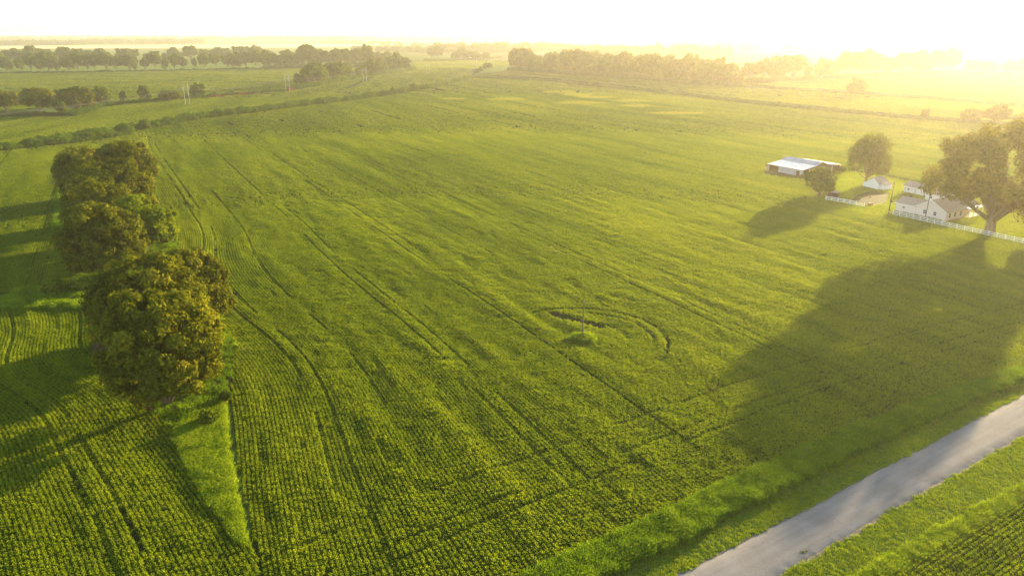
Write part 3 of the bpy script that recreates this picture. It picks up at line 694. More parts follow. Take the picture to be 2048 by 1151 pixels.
# two white outbuildings behind the house
def outbuilding(p, q, dep, hgt, rh, label, win):
    A = at(*p); B = at(*q); d = B - A; hd = math.atan2(d.y, d.x); L = d.length
    e_ = empty('outbuilding', (A.x, A.y, 0), hd); tag(e_, label, 'outbuilding')
    m_ = MB(); n0 = len(m_.v)
    gp = [(0, 0), (dep, 0), (dep, hgt), (dep / 2, rh), (0, hgt)]
    m_.v += [(0, y, z) for y, z in gp] + [(L, y, z) for y, z in gp]; k = 5
    m_.f += [tuple(range(n0, n0 + k)), tuple(reversed(range(n0 + k, n0 + 2 * k)))] + [(n0 + i, n0 + k + i, n0 + k + (i + 1) % k, n0 + (i + 1) % k) for i in range(k)]
    m_.build('wall', M['white'], e_)
    m_ = MB(); s = (rh - hgt) / (dep / 2)
    m_.slab([(-.3, -.3, hgt - .3 * s + .12), (L + .3, -.3, hgt - .3 * s + .12), (L + .3, dep / 2, rh + .12), (-.3, dep / 2, rh + .12)], .1)
    m_.slab([(-.3, dep / 2, rh + .12), (L + .3, dep / 2, rh + .12), (L + .3, dep + .3, hgt - .3 * s + .12), (-.3, dep + .3, hgt - .3 * s + .12)], .1)
    m_.build('roof', M['shingle'], e_)
    for x in win: window(e_, x * L, 0, .9, .8, .9, 'x', -1)
    m_ = MB(); m_.box(L * .62, L * .62 + .9, -.05, -.003, 0, 2.0); m_.build('door', M['white'], e_)
    return e_
outbuilding((1806, 384), (1847, 393), 4.6, 2.4, 3.5, 'long low white outbuilding with brown roof behind the farmhouse', [.25])
outbuilding((1849, 400), (1889, 409), 5.0, 2.5, 3.8, 'white outbuilding nearest the rear of the farmhouse, under the oak', [.3])

# farmhouse
A = at(1789, 422); B = at(1889.5, 443.5); d = B - A; hd = math.atan2(d.y, d.x); L = d.length
hs_ = empty('farmhouse', (A.x, A.y, 0), hd); tag(hs_, 'pale single-storey farmhouse with brown gabled roof and white columned porch', 'house')
xg = L * 0.40; DP = 17.0; eh = 2.75; rh = 5.3; xc = (xg + L) / 2
m_ = MB(); m_.prism_y([(xg, 0), (L, 0), (L, eh), (xc, rh), (xg, eh)], 0, 9.5); m_.prism_y([(xg, 0), (L - 2.4, 0), (L - 2.4, eh + .6), (xc, rh), (xg, eh)], 9.503, DP)
m_.build('wall', M['siding'], hs_)
m_ = MB(); n0 = 0
gp = [(0.15, 0), (6.5, 0), (6.5, 2.6), (3.3, 4.1), (.15, 2.6)]
m_.v += [(0, y, z) for y, z in gp] + [(xg - .003, y, z) for y, z in gp]; k = 5
m_.f += [tuple(range(n0, n0 + k)), tuple(reversed(range(n0 + k, n0 + 2 * k)))] + [(n0 + i, n0 + k + i, n0 + k + (i + 1) % k, n0 + (i + 1) % k) for i in range(k)]
m_.build('wing_wall', M['siding'], hs_)
sl2 = (rh - eh) / (xc - xg)
m_ = MB(); m_.slab([(xg - .35, -.35, eh - .35 * sl2 + .14), (xc, -.35, rh + .14), (xc, DP + .35, rh + .14), (xg - .35, DP + .35, eh - .35 * sl2 + .14)], .12)
m_.slab([(xc, -.35, rh + .14), (L + .35, -.35, eh - .35 * sl2 + .14), (L + .35, DP + .35, eh - .35 * sl2 + .14), (xc, DP + .35, rh + .14)], .12); m_.build('roof', M['shingle'], hs_)
m_ = MB(); m_.slab([(-.35, -.2, 2.62), (xg + .3, -.2, 2.62), (xg + 2.2, 3.3, 4.24), (-.35, 3.3, 4.24)], .12); m_.slab([(-.35, 3.3, 4.24), (xg + 2.2, 3.3, 4.24), (xg + .3, 6.9, 2.62), (-.35, 6.9, 2.62)], .12)
wr_ = m_.build('roof', M['shingle'], hs_); wr_['label'] = 'lower roof over the side wing'
# white barge boards along the gable
m_ = MB()
for (xa, za, xb, zb) in ((xg - .35, eh - .35 * sl2, xc, rh), (xc, rh, L + .35, eh - .35 * sl2)):
    n0 = len(m_.v); m_.v += [(xa, -.40, za - .12), (xb, -.40, zb - .12), (xb, -.40, zb + .14), (xa, -.40, za + .14), (xa, -.36, za - .12), (xb, -.36, zb - .12), (xb, -.36, zb + .14), (xa, -.36, za + .14)]
    for q in ((3, 2, 1, 0), (4, 5, 6, 7), (0, 1, 5, 4), (1, 2, 6, 5), (2, 3, 7, 6), (3, 0, 4, 7)): m_.f.append(tuple(n0 + i for i in q))
m_.box(-.35, xg - .4, -.26, -.21, 2.42, 2.62); m_.build('barge_board', M['white'], hs_)
window(hs_, xg * .42, .15, 1.3, .9, .7, 'x', -1)
window(hs_, xc - 1.6, 0, 1.1, 1.0, 1.2, 'x', -1); window(hs_, xc + 1.4, 0, 1.1, 1.0, 1.2, 'x', -1)
for y in (1.8, 4.4, 7.2): window(hs_, L, y, .9, 1.0, 1.4, 'y', 1)
m_ = MB(); m_.slab([(L - 2.3, 9.6, 3.3), (L + 1.2, 9.6, 2.75), (L + 1.2, DP, 2.75), (L - 2.3, DP, 3.3)], .14); m_.build('porch_roof', M['white'], hs_)
m_ = MB(); m_.box(L - 2.39, L + 1.1, 9.6, DP, 0, .3); m_.build('porch_floor', M['siding'], hs_)
for y in (9.9, 12.2, 14.5, 16.8):
    q = MB(); q.tube([(L + .9, y, .3), (L + .9, y, 2.6)], [.16, .13], 10); q.build('column', M['white'], hs_)
m_ = MB(); m_.box(L - 2.38, L - 2.33, 11.5, 12.4, .3, 2.4); m_.build('door', M['barnwood'], hs_)
m_ = MB(); m_.box(xc - .3, xc + .3, 6.0, 6.6, 4.6, 5.9); m_.build('chimney', M['siding'], hs_)
# foundation shrubs are scattered stuff
Pb_ = []
for (s0, s1, off) in ((0.03, 0.97, -0.7),):
    for i in range(26):
        s = rng.uniform(s0, s1); v_ = Vector((s * L, off + rng.uniform(-.2, .2), 0)); v_.rotate(hs_.rotation_euler); Pb_.append((A.x + v_.x, A.y + v_.y))
tufts('foundation_plants', np.array(Pb_), 0.03, 0.5, 1.0, weed_src, 0.3, 'low plants against the gable wall of the farmhouse', zs=.7)

# white rail fence in two runs with a gap for the pole
def fence(p, q, n, label, rails=3):
    A = at(*p); B = at(*q); d = B - A; hd = math.atan2(d.y, d.x); L = d.length
    f = empty('rail_fence', (A.x, A.y, 0), hd); tag(f, label, 'fence', 'white rail fence along the yard')
    pm_ = None
    for i in range(n + 1):
        if pm_ is None:
            q_ = MB(); q_.box(-.07, .07, -.07, .07, 0, 1.45); o_ = q_.build('post', M['white'], f); pm_ = o_.data
        else: o_ = link('post', pm_, f)
        o_.location = (i * L / n, 0, 0); o_.rotation_euler = (0, 0, random.uniform(-.03, .03))
    rm = None
    for i in range(n):
        for z in [0.35, 0.8, 1.25][:rails]:
            if rm is None:
                q_ = MB(); q_.box(.0, L / n - .02, -.115, -.072, -.075, .075); o_ = q_.build('rail', M['white'], f); rm = o_.data
            else: o_ = link('rail', rm, f)
            o_.location = (i * L / n + .01, 0, z + random.uniform(-.02, .02)); o_.rotation_euler = (0, random.uniform(-.008, .008), 0)
    return f
fence((1651, 400), (1712, 411), 5, 'short white rail fence beside the small tree')
fence((1785, 430), (2062, 491), 18, 'long white rail fence passing the farmhouse and the oak')
fence((1712, 411), (1728, 414), 1, 'last broken bay at the end of the short white fence', 2)
# a shaded lean-to by the small tree
e_ = empty('open_shelter', at(1664, 396), -0.6); tag(e_, 'small dark open shelter behind the short white fence', 'shelter')
m_ = MB(); m_.slab([(-1.8, -1.2, 2.0), (1.8, -1.2, 2.0), (1.8, 1.2, 2.3), (-1.8, 1.2, 2.3)], .08); m_.build('roof', M['shingle'], e_)
for (x, y) in ((-1.6, -1), (1.6, -1), (-1.6, 1), (1.6, 1)):
    q = MB(); q.box(x - .07, x + .07, y - .07, y + .07, 0, 2.0); q.build('post', M['pole'], e_)
m_ = MB(); m_.box(-1.5, 1.5, .88, .92, .1, 1.9); m_.build('back_panel', M['barnwood'], e_)
# swing frame and benches in front of the outbuilding
p_ = at(1818, 391); e_ = empty('swing_set', p_, -1.0); tag(e_, 'rusty play swing frame in front of the long outbuilding', 'swing set')
for x in (-1.7, 1.7):
    for s in (-1, 1):
        q = MB(); q.tube([(x, s * .9, 0), (x, 0, 2.3)], [.05, .05], 6); q.build('leg', M['rust'], e_)
q = MB(); q.tube([(-1.8, 0, 2.33), (1.8, 0, 2.33)], [.05, .05], 6); q.build('top_bar', M['rust'], e_)
for x in (-.8, .7):
    q = MB(); q.box(x - .25, x + .25, -.1, .1, .5, .54); q.tube([(x - .22, 0, .52), (x - .22, 0, 2.3)], [.012, .012], 4); q.tube([(x + .22, 0, .52), (x + .22, 0, 2.3)], [.012, .012], 4); q.build('swing_seat', M['barnwood'], e_)
p_ = at(1740, 411); e_ = empty('garden_cart', p_, .5); tag(e_, 'small dark garden cart standing on the lawn between the fences', 'cart')
q = MB(); q.box(-.7, .7, -.4, .4, .4, .8); q.build('tray', M['rust'], e_)
for (x, y) in ((-.4, -.45), (-.4, .45), (.4, -.45), (.4, .45)):
    q = MB(); q.tube([(x, y - .04, .25), (x, y + .04, .25)], [.25, .25], 10); q.build('wheel', M['dark'], e_)
q = MB(); q.tube([(.7, 0, .5), (1.5, 0, .9)], [.025, .025], 5); q.build('handle', M['metal'], e_)
p_ = at(1741, 395); e_ = empty('picnic_bench', p_, 1.1); tag(e_, 'dark low bench on the bare ground before the white shed', 'bench')
q = MB(); q.box(-.9, .9, -.2, .2, .42, .48); q.build('seat', M['barnwood'], e_)
for x in (-.7, .7):
    q = MB(); q.box(x - .04, x + .04, -.18, .18, 0, .42); q.build('leg', M['barnwood'], e_)

# ------------------------------------------------------------------ poles
def pole(base, h, r, label, mat, lamp=False, lean=(0, 0), box=False, name='utility_pole', cat='pole', group=None):
    e_ = empty(name, (base.x, base.y, 0)); tag(e_, label, cat, group)
    q = MB(); q.tube([(0, 0, 0), (lean[0] * .5, lean[1] * .5, h * .5), (lean[0], lean[1], h)], [r, r * .85, r * .65], 9); q.build('shaft', mat, e_, smooth=True)
    q = MB(); q.tube([(lean[0], lean[1], h), (lean[0], lean[1], h + .12)], [r * .7, r * .3], 9); q.build('cap', M['metal'], e_)
    if lamp:
        q = MB(); q.tube([(lean[0] * .8, lean[1] * .8, h * .8), (lean[0] * .8 - .9, lean[1] * .8, h * .84)], [.04, .04], 6); q.build('lamp_arm', M['metal'], e_)
        q = MB(); q.tube([(lean[0] * .8 - 1.0, lean[1] * .8, h * .86), (lean[0] * .8 - 1.0, lean[1] * .8, h * .81), (lean[0] * .8 - 1.0, lean[1] * .8, h * .77)], [.12, .32, .22], 10); q.build('lamp_head', M['white'], e_)
    if box:
        q = MB(); q.box(lean[0] * .4 - .2, lean[0] * .4 + .2, -.38, -.18, h * .38, h * .46); q.build('meter_box', M['dark'], e_)
    return e_
pole(Vector((12.0, 115.7, 0)), 7.4, .13, 'lone thin wooden pole standing in a grass tuft mid field', M['pole'], lean=(.15, 0))
pole(at(1776, 429), 9.6, .16, 'leaning yard light pole between the two white fences', M['pole'], lamp=True, lean=(.55, .5), box=True)
pole(at(1849, 441), 11.5, .12, 'thin dark pole before the gable wall of the farmhouse', M['pole'], lean=(.3, 0))
pole(at(1847, 395), 8.0, .12, 'thin dark pole between the two white outbuildings', M['pole'])
Pt = np.array([12.0, 115.4]) + rng.normal(size=(110, 2)) * [.85, .6]
tufts('pole_grass', Pt, 0.05, .8, 1.5, weed_src, 0.4, 'bright tuft of tall grass at the foot of the lone pole')
pole(at(1615, 917), 1.5, .06, 'short grey post at the edge of the roadside weeds', M['pole'], name='marker_post')

# H-frame line of the power company
PB = [((376, 211), 15.5, 'nearest pale double power pole beyond the hedgerow'), ((576, 183), 15, 'second double power pole, at the end of the clipped tree row'),
      ((730, 163), 15, 'third double power pole, before the sunlit tree row'), ((857, 148), 15, 'fourth double power pole, alone in the field'), ((951, 138), 15, 'farthest double power pole, beside the hazy thicket')]
dirl = (at(857, 148) - at(376, 211)); dirl.normalize(); perp = Vector((-dirl.y, dirl.x, 0))
tops = []
PB2 = [(Vector(at(376, 211)) - dirl * 300, 15.5, None)] + [(at(*p), h, l) for p, h, l in PB]
for (b_, h, lab) in PB2:
    if lab:
        e_ = empty('power_pole', (b_.x, b_.y, 0), math.atan2(perp.y, perp.x)); tag(e_, lab, 'power pole', 'double wooden power poles across the far fields')
        for s in (-1, 1):
            q = MB(); q.tube([(s * 1.9, 0, 0), (s * 1.9, 0, h)], [.18, .12], 7); q.build('shaft', M['palepole'], e_)
            q = MB(); q.tube([(s * 3.0, 0, h * .78 - .9), (s * 3.0, 0, h * .78 - .1)], [.07, .1], 6); q.build('insulator', M['metal'], e_)
        q = MB(); q.box(-3.4, 3.4, -.1, .1, h * .78, h * .78 + .3); q.build('crossarm', M['palepole'], e_)
    tops.append(Vector((b_.x, b_.y, 0)))
q = MB()
for a_, b_ in zip(tops[:-1], tops[1:]):
    for s in (-3.0, 0.0, 3.0):
        pts = []
        for i in range(11):
            f_ = i / 10; p_ = a_.lerp(b_, f_) + perp * s; pts.append((p_.x, p_.y, 11.4 - 3.2 * 4 * f_ * (1 - f_)))
        q.tube(pts, [.03] * 11, 4)
M['wire'] = surf_mat('dark_wire', [(0.3, (0.10, 0.09, 0.08)), (0.7, (0.14, 0.13, 0.12))], bump=0)
tag(q.build('power_cables', M['wire']), 'sagging power cables strung between the double poles', 'cable')

# ------------------------------------------------------------------ trees
def crown_data(seed, R, Hc, nblob, nleaf, leaf, flat=0.55, rough=0.25, skew=0.0):
    """leaf clusters over a heap of lobes; crown bottom at z=0, top at Hc, half width R"""
    r = np.random.default_rng(seed); B = []
    for i in range(nblob):
        a = r.uniform(0, 2 * math.pi); cz = r.uniform(-0.75, 1.0); q = math.sqrt(max(0, 1 - cz * cz)) ** (0.75 if cz > 0 else .4)
        rb = R * r.uniform(0.24, 0.42) * (1.0 if cz < .5 else .9)
        k = r.uniform(1 - rough, 1.0)
        B.append((math.cos(a) * q * (R - rb) * k, math.sin(a) * q * (R - rb) * k, Hc * .5 + cz * (Hc * .5 - rb * .8) * k, rb))
    B.append((0, 0, Hc * .55, R * .55)); B = np.array(B); zz_ = B[:, 2] / Hc - .35; B[:, 0] += skew * zz_
    if skew: B[:, :2] *= np.clip(1.25 - .55 * np.clip(zz_, 0, 1), .5, 1)[:, None]
    # second level: tufts of foliage standing on every lobe
    T = []; TB = []
    for bi_, (bx, by, bz, rb) in enumerate(B):
        nt_ = int(10 + 16 * (rb / (R * .4)) ** 2)
        d_ = r.normal(size=(nt_, 3)); d_ /= np.linalg.norm(d_, axis=1, keepdims=True)
        rt = rb * r.uniform(.26, .44, nt_)
        c_ = np.array([bx, by, bz]) + d_ * (rb - rt * r.uniform(.35, .9, nt_))[:, None] * [1, 1, .88]
        T.append(np.c_[c_, rt]); TB += [bi_] * nt_
    T = np.concatenate(T); TB = np.array(TB)
    ok = np.ones(len(T), bool)
    for k in range(len(B)):
        dd = np.linalg.norm((T[:, :3] - B[k, :3]) / [1, 1, .88], axis=1); ok &= ~((dd < B[k, 3] * .62) & (TB != k))
    ok &= T[:, 2] > -.2
    T, TB = T[ok], TB[ok]
    tt_ = r.normal(size=len(T)) * .07
    wgt = T[:, 3] ** 2; cnt = np.ceil(nleaf * 1.25 * wgt / wgt.sum()).astype(int)
    ti = np.repeat(np.arange(len(T)), cnt); n = len(ti)
    d = r.normal(size=(n, 3)); d[:, 2] += .25; d /= np.linalg.norm(d, axis=1, keepdims=True)
    P = T[ti, :3] + d * (T[ti, 3] * (1.0 - .45 * r.random(n) ** 1.5))[:, None] * [1, 1, .85]
    bi = TB[ti]
    out = P - B[bi, :3]; out /= np.linalg.norm(out, axis=1, keepdims=True) + 1e-6
    d = d * .65 + out * .5
    keep = P[:, 2] > 0.0
    P, d, bi, ti = P[keep], d[keep], bi[keep], ti[keep]
    bt = r.normal(size=len(B)) * .10
    Nn = d + r.normal(size=d.shape) * .42 + [0, 0, .1]
    V, F = leaf_quads(P, Nn, leaf * r.uniform(.7, 1.35, len(P)), .75, r)
    t_ = np.clip(.42 + bt[bi] * .8 + tt_[ti] + .10 * r.normal(size=len(P)), 0, 1)
    return V, F, np.repeat(t_, 4), B

def trunk_mesh(name, seed, B, base_r, z0, reach=0.8, sides=8, nl=7):
    r = random.Random(seed); q = MB()
    top = Vector((r.uniform(-.3, .3), r.uniform(-.3, .3), z0 + float(B[-1, 2]) * .6))
    q.tube([(0, 0, -.2), (0, 0, .5), (top.x * .4, top.y * .4, z0 * .7 + .3), tuple(top)], [base_r * 1.35, base_r, base_r * .8, base_r * .4], sides)
    idx = list(range(len(B) - 1)); r.shuffle(idx)
    for i in idx[:nl]:
        b_ = Vector(B[i, :3]) + Vector((0, 0, z0)); s = Vector((top.x * .3, top.y * .3, z0 * r.uniform(.55, 1.0) + .3))
        mid = s.lerp(b_, .5) + Vector((0, 0, -.1 * (b_ - s).length * r.uniform(-.5, 1)))
        q.tube([tuple(s), tuple(mid), tuple(s.lerp(b_, reach + .12))], [base_r * .5, base_r * .3, base_r * .1], 6)
    me = bpy.data.meshes.new(name); me.from_pydata(q.v, [], q.f); me.materials.append(M['bark']); me.polygons.foreach_set('use_smooth', np.ones(len(me.polygons), dtype=bool)); me.update()
    return me

PROTO = {}
def proto(key, mat, seed, R, Hc, z0, nblob, nleaf, leaf, tr, rough=.25, nl=7, sides=8, skew=0.0):
    V, F, t_, B = crown_data(seed, R, Hc, nblob, nleaf, leaf, rough=rough, skew=skew)
    V = V + [0, 0, z0]
    cm = np_mesh(key + '_crown', V, F, mat, dict(tint=('FLOAT', 'POINT', t_)))
    tm = trunk_mesh(key + '_trunk', seed, B, tr, z0, nl=nl, sides=sides)
    PROTO[key] = (cm, tm, R, Hc + z0)
    return len(F)
tot = 0
for i in range(3): tot += proto('big%d' % i, M['olive'], 100 + i, 9.0, 17.3, .3, 60, 30000, .23, .5)
tot += proto('bright', M['lime'], 113, 6.0, 12.6, .3, 46, 22000, .22, .3)
tot += proto('oak', M['golden'], 120, 20.0, 25.0, 4.5, 78, 27000, .36, 1.35, rough=.52, nl=22, sides=14, skew=9.0)
tot += proto('round', M['green'], 121, 6.8, 15.0, 1.6, 42, 16000, .22, .4, rough=.3, nl=14)
for i in range(4): tot += proto('mid%d' % i, M['green'], 130 + i, 7.0, 13.0, .5, 26, 5200, .42, .35, rough=.35)
for i in range(2): tot += proto('midw%d' % i, M['olive'], 140 + i, 9.0, 12.5, 1.2, 30, 5600, .45, .4, rough=.35)
for i in range(3): tot += proto('tall%d' % i, M['green'], 150 + i, 5.5, 17.5, .5, 24, 4000, .5, .35, rough=.3)
for i in range(3): tot += proto('stem%d' % i, M['green'], 160 + i, 7.5, 13.0, 2.8, 22, 3600, .55, .4, rough=.4)
for i in range(3): tot += proto('far%d' % i, M['green'], 170 + i, 8.0, 13.0, 1.0, 16, 900, 1.1, .4, rough=.3, nl=3, sides=5)
for i in range(3): tot += proto('bush%d' % i, M['green'], 180 + i, 3.0, 4.0, .2, 14, 1500, .26, .12, rough=.3, nl=4, sides=5)
print('leaf quads', tot)

def place(key, base, w, h, label, name='tree', cat='tree', group=None, rz=None, mat=None):
    """w: crown width in metres, h: height in metres"""
    cm, tm, R, H = PROTO[key]
    e_ = empty(name, (base[0], base[1], 0), random.uniform(0, 6.28) if rz is None else rz); tag(e_, label, cat, group)
    e_.scale = (w / (2 * R), w / (2 * R), h / H)
    c_ = link('crown', cm, e_); link('trunk', tm, e_)
    return e_

def place_px(key, x, yb, wpx, hpx, label, **k):
    p = at(x, yb); dpt = depth(p); w = wpx * dpt / FPX * .98
    # the crown's top is seen from above: its far rim adds little
    h = hpx * dpt / (FPX * cp * (1.0 + 0.0)) * 1.0
    h = h / (1 + h / CAM_H * 0.35) if h > 6 else h
    return place(key, p, w, h, label, **k)

# the large clump at the left: seven trees
G1 = 'large trees of the clump at left'
Pf = fill(W2([(345, 870), (455, 800), (470, 700), (350, 480), (262, 310), (130, 320), (100, 480), (170, 600), (200, 680)]), .9)
tufts('clump_undergrowth', Pf, 0.1, 0.6, 1.5, weed_src, 0.12, 'undergrowth below and between the large trees at left')
for (key, x, y, z, w, h, lab, nm) in [
    ('big0', -48.3, 91.8, 0, 18.0, 18.2, 'broad golden olive tree, nearest and lowest in the large clump at left', 'tree'),
    ('big1', -58.5, 108.5, 0, 19.5, 18.4, 'dark olive tree right behind the nearest one of the large clump', 'tree'),
    ('big2', -56.5, 122.0, 0, 15.0, 15.5, 'half hidden olive tree behind the two nearest ones, on the field side', 'tree'),
    ('big2', -86.5, 149.0, 0, 18.5, 17.5, 'wide olive tree standing in the middle of the left clump, on its left', 'tree'),
    ('bright', -88.0, 169.0, 0, 17.5, 15.0, 'bright green tree on the field side of the left clump', 'tree'),
    ('big0', -109.0, 196.0, 0, 25.0, 18.5, 'dark rounded tree behind the middle of the left clump', 'tree'),
    ('big1', -131.0, 222.0, 0, 17.5, 18.5, 'dark tree at the far left corner of the left clump', 'tree'),
    ('big2', -124.0, 232.0, 0, 23.0, 18.8, 'brownish topped tree, farthest one of the left clump', 'tree'),
    ('big1', -101.0, 176.0, 0, 19.0, 17.5, 'olive tree in the core of the left clump, partly hidden', 'tree'),
]:
    place(key, (x, y), w, h, lab, name='tree', group=G1)
place_px('bush0', 455, 805, 30, 30, 'small tangled shrub at the right foot of the nearest large tree', name='bush', cat='bush')
place_px('bush1', 420, 850, 46, 34, 'leafy shrub at the front foot of the nearest large tree', name='bush', cat='bush')
place_px('bush2', 117, 592, 60, 34, 'dark shrub in the ditch left of the front trees', name='bush', cat='bush')
place_px('bush0', 168, 588, 60, 30, 'dark shrub in the ditch touching the front trees', name='bush', cat='bush')

place('bush1', (12.1, 115.2), 3.0, 1.7, 'round green bush at the foot of the lone field pole', name='bush', cat='bush')
# farmyard trees
place('oak', (126.6, 188.0), 40.0, 28.8, 'huge spreading oak with a thick trunk beside the farmhouse', name='oak_tree', rz=-.4)
place('round', (124.0, 254.0), 16.0, 19.0, 'tall rounded tree behind the small white shed', name='tree')
place('mid1', (98.5, 231.5), 12.0, 10.5, 'small leaning tree at the end of the short white fence', name='tree')
place('mid2', (133.5, 176.0), 11.0, 9.0, 'bushy small tree against the long fence under the oak', name='tree')
place('mid3', (150.0, 185.0), 24.0, 17.0, 'tree at the right edge of the picture past the oak', name='tree')
# trees just out of the picture to the right: their shade lies across the road
for (x, y, w, h) in ((165, 199, 24, 20), (186, 188, 24, 20), (158, 170, 10, 8)):
    place('round', (x, y), w, h, {165: 'nearer yard tree right of the oak, outside the view', 186: 'farther yard tree right of the oak, outside the view', 158: 'smallest yard tree right of the oak, outside the view'}[x], name='tree', group='yard trees east of the oak')
for (x, y, w, h, k, lab) in [(1606, 357, 16, 9, 'bush0', 'shrub against the front corner of the barn'), (1622, 359, 22, 14, 'bush1', 'shrub below the open end of the barn'), (1680, 345, 26, 12, 'bush2', 'low shrub between the barn and the tall rounded tree'),
                             (1654, 352, 22, 10, 'bush0', 'shrub at the far corner of the barn'), (1813, 396, 22, 9, 'bush1', 'reddish shrub in front of the long outbuilding')]:
    place_px(k, x, y, w, h, lab, name='bush', cat='bush')

# hedge bushes along the field lines: nobody could count them
hedge_src = []
for i in range(4):
    V, F, t_, B = crown_data(200 + i, 1.5, 1.9, 12, 420, .17, rough=.4)
    hedge_src.append(source('hedge_bush', np_mesh('hedge_bush', V, F, M['hedge'], dict(tint=('FLOAT', 'POINT', t_ * .8)))))
def hedge(name, line, spacing, width, smin, smax, label, tint=.3, src=None, gapn=0.0, zsc=1.0):
    pts = [np.array(at(*p)[:2]) for p in line]; Q = []
    for a_, b_ in zip(pts[:-1], pts[1:]):
        Ls = np.hypot(*(b_ - a_)); n = max(1, int(Ls / spacing * (width / 2.2)))
        f_ = rng.random(n)[:, None]; nn = np.array([-(b_ - a_)[1], (b_ - a_)[0]]) / Ls
        Q.append(a_ + f_ * (b_ - a_) + nn * (rng.uniform(-.5, .5, n)[:, None] * width))
    P = np.concatenate(Q); P = P[visible(P, 30)]
    if gapn: P = P[vnoise(P[:, 0] / 14, P[:, 1] / 14) > gapn]
    n = len(P); g_ = vnoise(P[:, 0] / 6, P[:, 1] / 6); s = smin + (smax - smin) * g_ * rng.uniform(.5, 1.3, n)
    print(name, n)
    return scatter(name, np.c_[P, np.zeros(n)], rng.uniform(0, 6.28, n), np.stack([s, s, s * zsc * rng.uniform(.8, 1.2, n)], 1), np.clip(tint + .35 * (g_ - .5) + .1 * rng.normal(size=n), 0, .8), rng.integers(0, 4, n), src or hedge_src, label)
hedge('hedgerow', HEDGE1, .55, 7.0, .9, 2.1, 'long uneven hedgerow crossing from the left edge to the far corner', tint=.16, zsc=1.1)
hedge('hedgerow', [(240, 262), (420, 229), (560, 212), (640, 203)], 1.0, 4.0, .6, 1.5, 'second strand of bushes along the long hedgerow', tint=.2, zsc=1.1)
hedge('hedgerow', HEDGE2, .8, 7.0, .7, 1.6, 'low hazy hedgerow behind the big field on the right', tint=.12)
hedge('hedgerow', [(1490, 170), (1600, 184), (1700, 189), (1760, 194), (2048, 214), (2400, 240)], 1.2, 6.0, .7, 1.6, 'dark hedge line passing the lone tree', tint=.1)
hedge('hedgerow', [(150, 232), (200, 212), (290, 206), (400, 196), (480, 190), (570, 184)], 1.0, 6.0, .9, 1.9, 'brushy bank behind the nearest power pole', tint=.12)
hedge('hedgerow', [(-100, 150), (0, 148), (260, 145), (540, 138), (800, 134)], 1.6, 7.0, .9, 1.8, 'low brush under the far row of separate trees', tint=.12)
hedge('hedgerow', [(850, 122), (940, 121), (1000, 116)], 1.6, 10.0, 1.2, 2.2, 'hazy brush line beyond the last power pole', tint=.1)
hedge('hedgerow', [(1768, 352), (1800, 359), (1860, 372), (1900, 379)], .9, 2.0, .3, .6, 'low dark hedge along the rear of the yard', tint=.15)
hedge('wood_undergrowth', [(1020, 142), (1100, 146), (1300, 161), (1482, 175)], 1.0, 9.0, 1.8, 3.4, 'undergrowth along the foot of the long hazy wood', tint=.1)
hedge('wood_undergrowth', [(590, 178), (640, 171), (700, 158), (760, 151), (826, 141)], 1.0, 5.0, 1.5, 2.8, 'undergrowth along the foot of the sunlit tree row', tint=.25)
hedge('wood_undergrowth', [(530, 139), (700, 135), (740, 134)], 1.0, 9.0, 2.0, 3.8, 'undergrowth along the foot of the dense dark stand', tint=.05)
hedge('wood_undergrowth', [(1488, 166), (1700, 157), (1900, 149), (2100, 156)], 1.2, 9.0, 1.5, 3.0, 'undergrowth below the glowing tree line', tint=.1)
# reddish brush at the end of the clipped row
M['redleaf'] = leaf_mat('reddish_leaf', [(0, (0.06, 0.03, 0.012)), (0.5, (0.15, 0.06, 0.025)), (1, (0.24, 0.12, 0.04))], trans=.3, instancer=True, warm=(1, 1, 1))
red_src = []
for i in range(4):
    V, F, t_, B = crown_data(210 + i, 1.5, 1.9, 12, 420, .17, rough=.4)
    red_src.append(source('red_bush', np_mesh('red_bush', V, F, M['redleaf'], dict(tint=('FLOAT', 'POINT', t_ * .8)))))
hedge('red_brush', [(425, 196), (500, 189), (560, 184), (590, 180)], .9, 4.5, .7, 1.4, 'reddish brown brush left of the clipped tree row', tint=.3, src=red_src)
# low dark fence bank under the far left trees
hedge('hedgerow', [(130, 288), (190, 280), (255, 270)], .7, 9.0, .7, 1.5, 'bushes behind the farthest large tree of the left clump', tint=.25)
hedge('hedgerow', [(-150, 235), (0, 233), (150, 233)], .7, 4.0, 1.3, 1.9, 'dark brush bank below the trees at the far left', tint=.0)

# single bushes in the hedgerow
place_px('bush0', 292, 262, 24, 26, 'bright round bush standing out of the long hedgerow at its left part', name='bush', cat='bush')
place_px('bush1', 786, 192, 15, 18, 'small pointed bush in the long hedgerow, left one of the two tall ones', name='bush', cat='bush')
place_px('bush2', 827, 184, 19, 18, 'rounder bush in the long hedgerow, right one of the two tall ones', name='bush', cat='bush')

# left middle distance row
G2 = 'trees behind the power line at far left'
for (k, x, y, w, h, lab) in [('midw0', 15, 224, 72, 46, 'wide flat topped tree at the left edge behind the dark brush'), ('midw1', 82, 226, 70, 58, 'tallest brownish tree of the group behind the dark brush'), ('midw0', 152, 226, 90, 56, 'wide sunlit tree at the right end of the dark brush'),
                        ('mid0', 205, 211, 44, 44, 'slanting tree next to the wide sunlit one'), ('tall0', 247, 205, 16, 24, 'small thin tree in the gap of the brushy bank'), ('mid1', 291, 203, 28, 34, 'small upright tree midway along the brushy bank'),
                        ('midw1', 342, 203, 48, 24, 'low spreading tree left of the nearest power pole'), ('mid3', 396, 196, 36, 32, 'square shaped tree right of the nearest power pole'), ('mid2', 125, 233, 24, 34, 'bright vine covered tree at the end of the dark brush')]:
    place_px(k, x, y, w, h, lab, group=G2, name='tree')

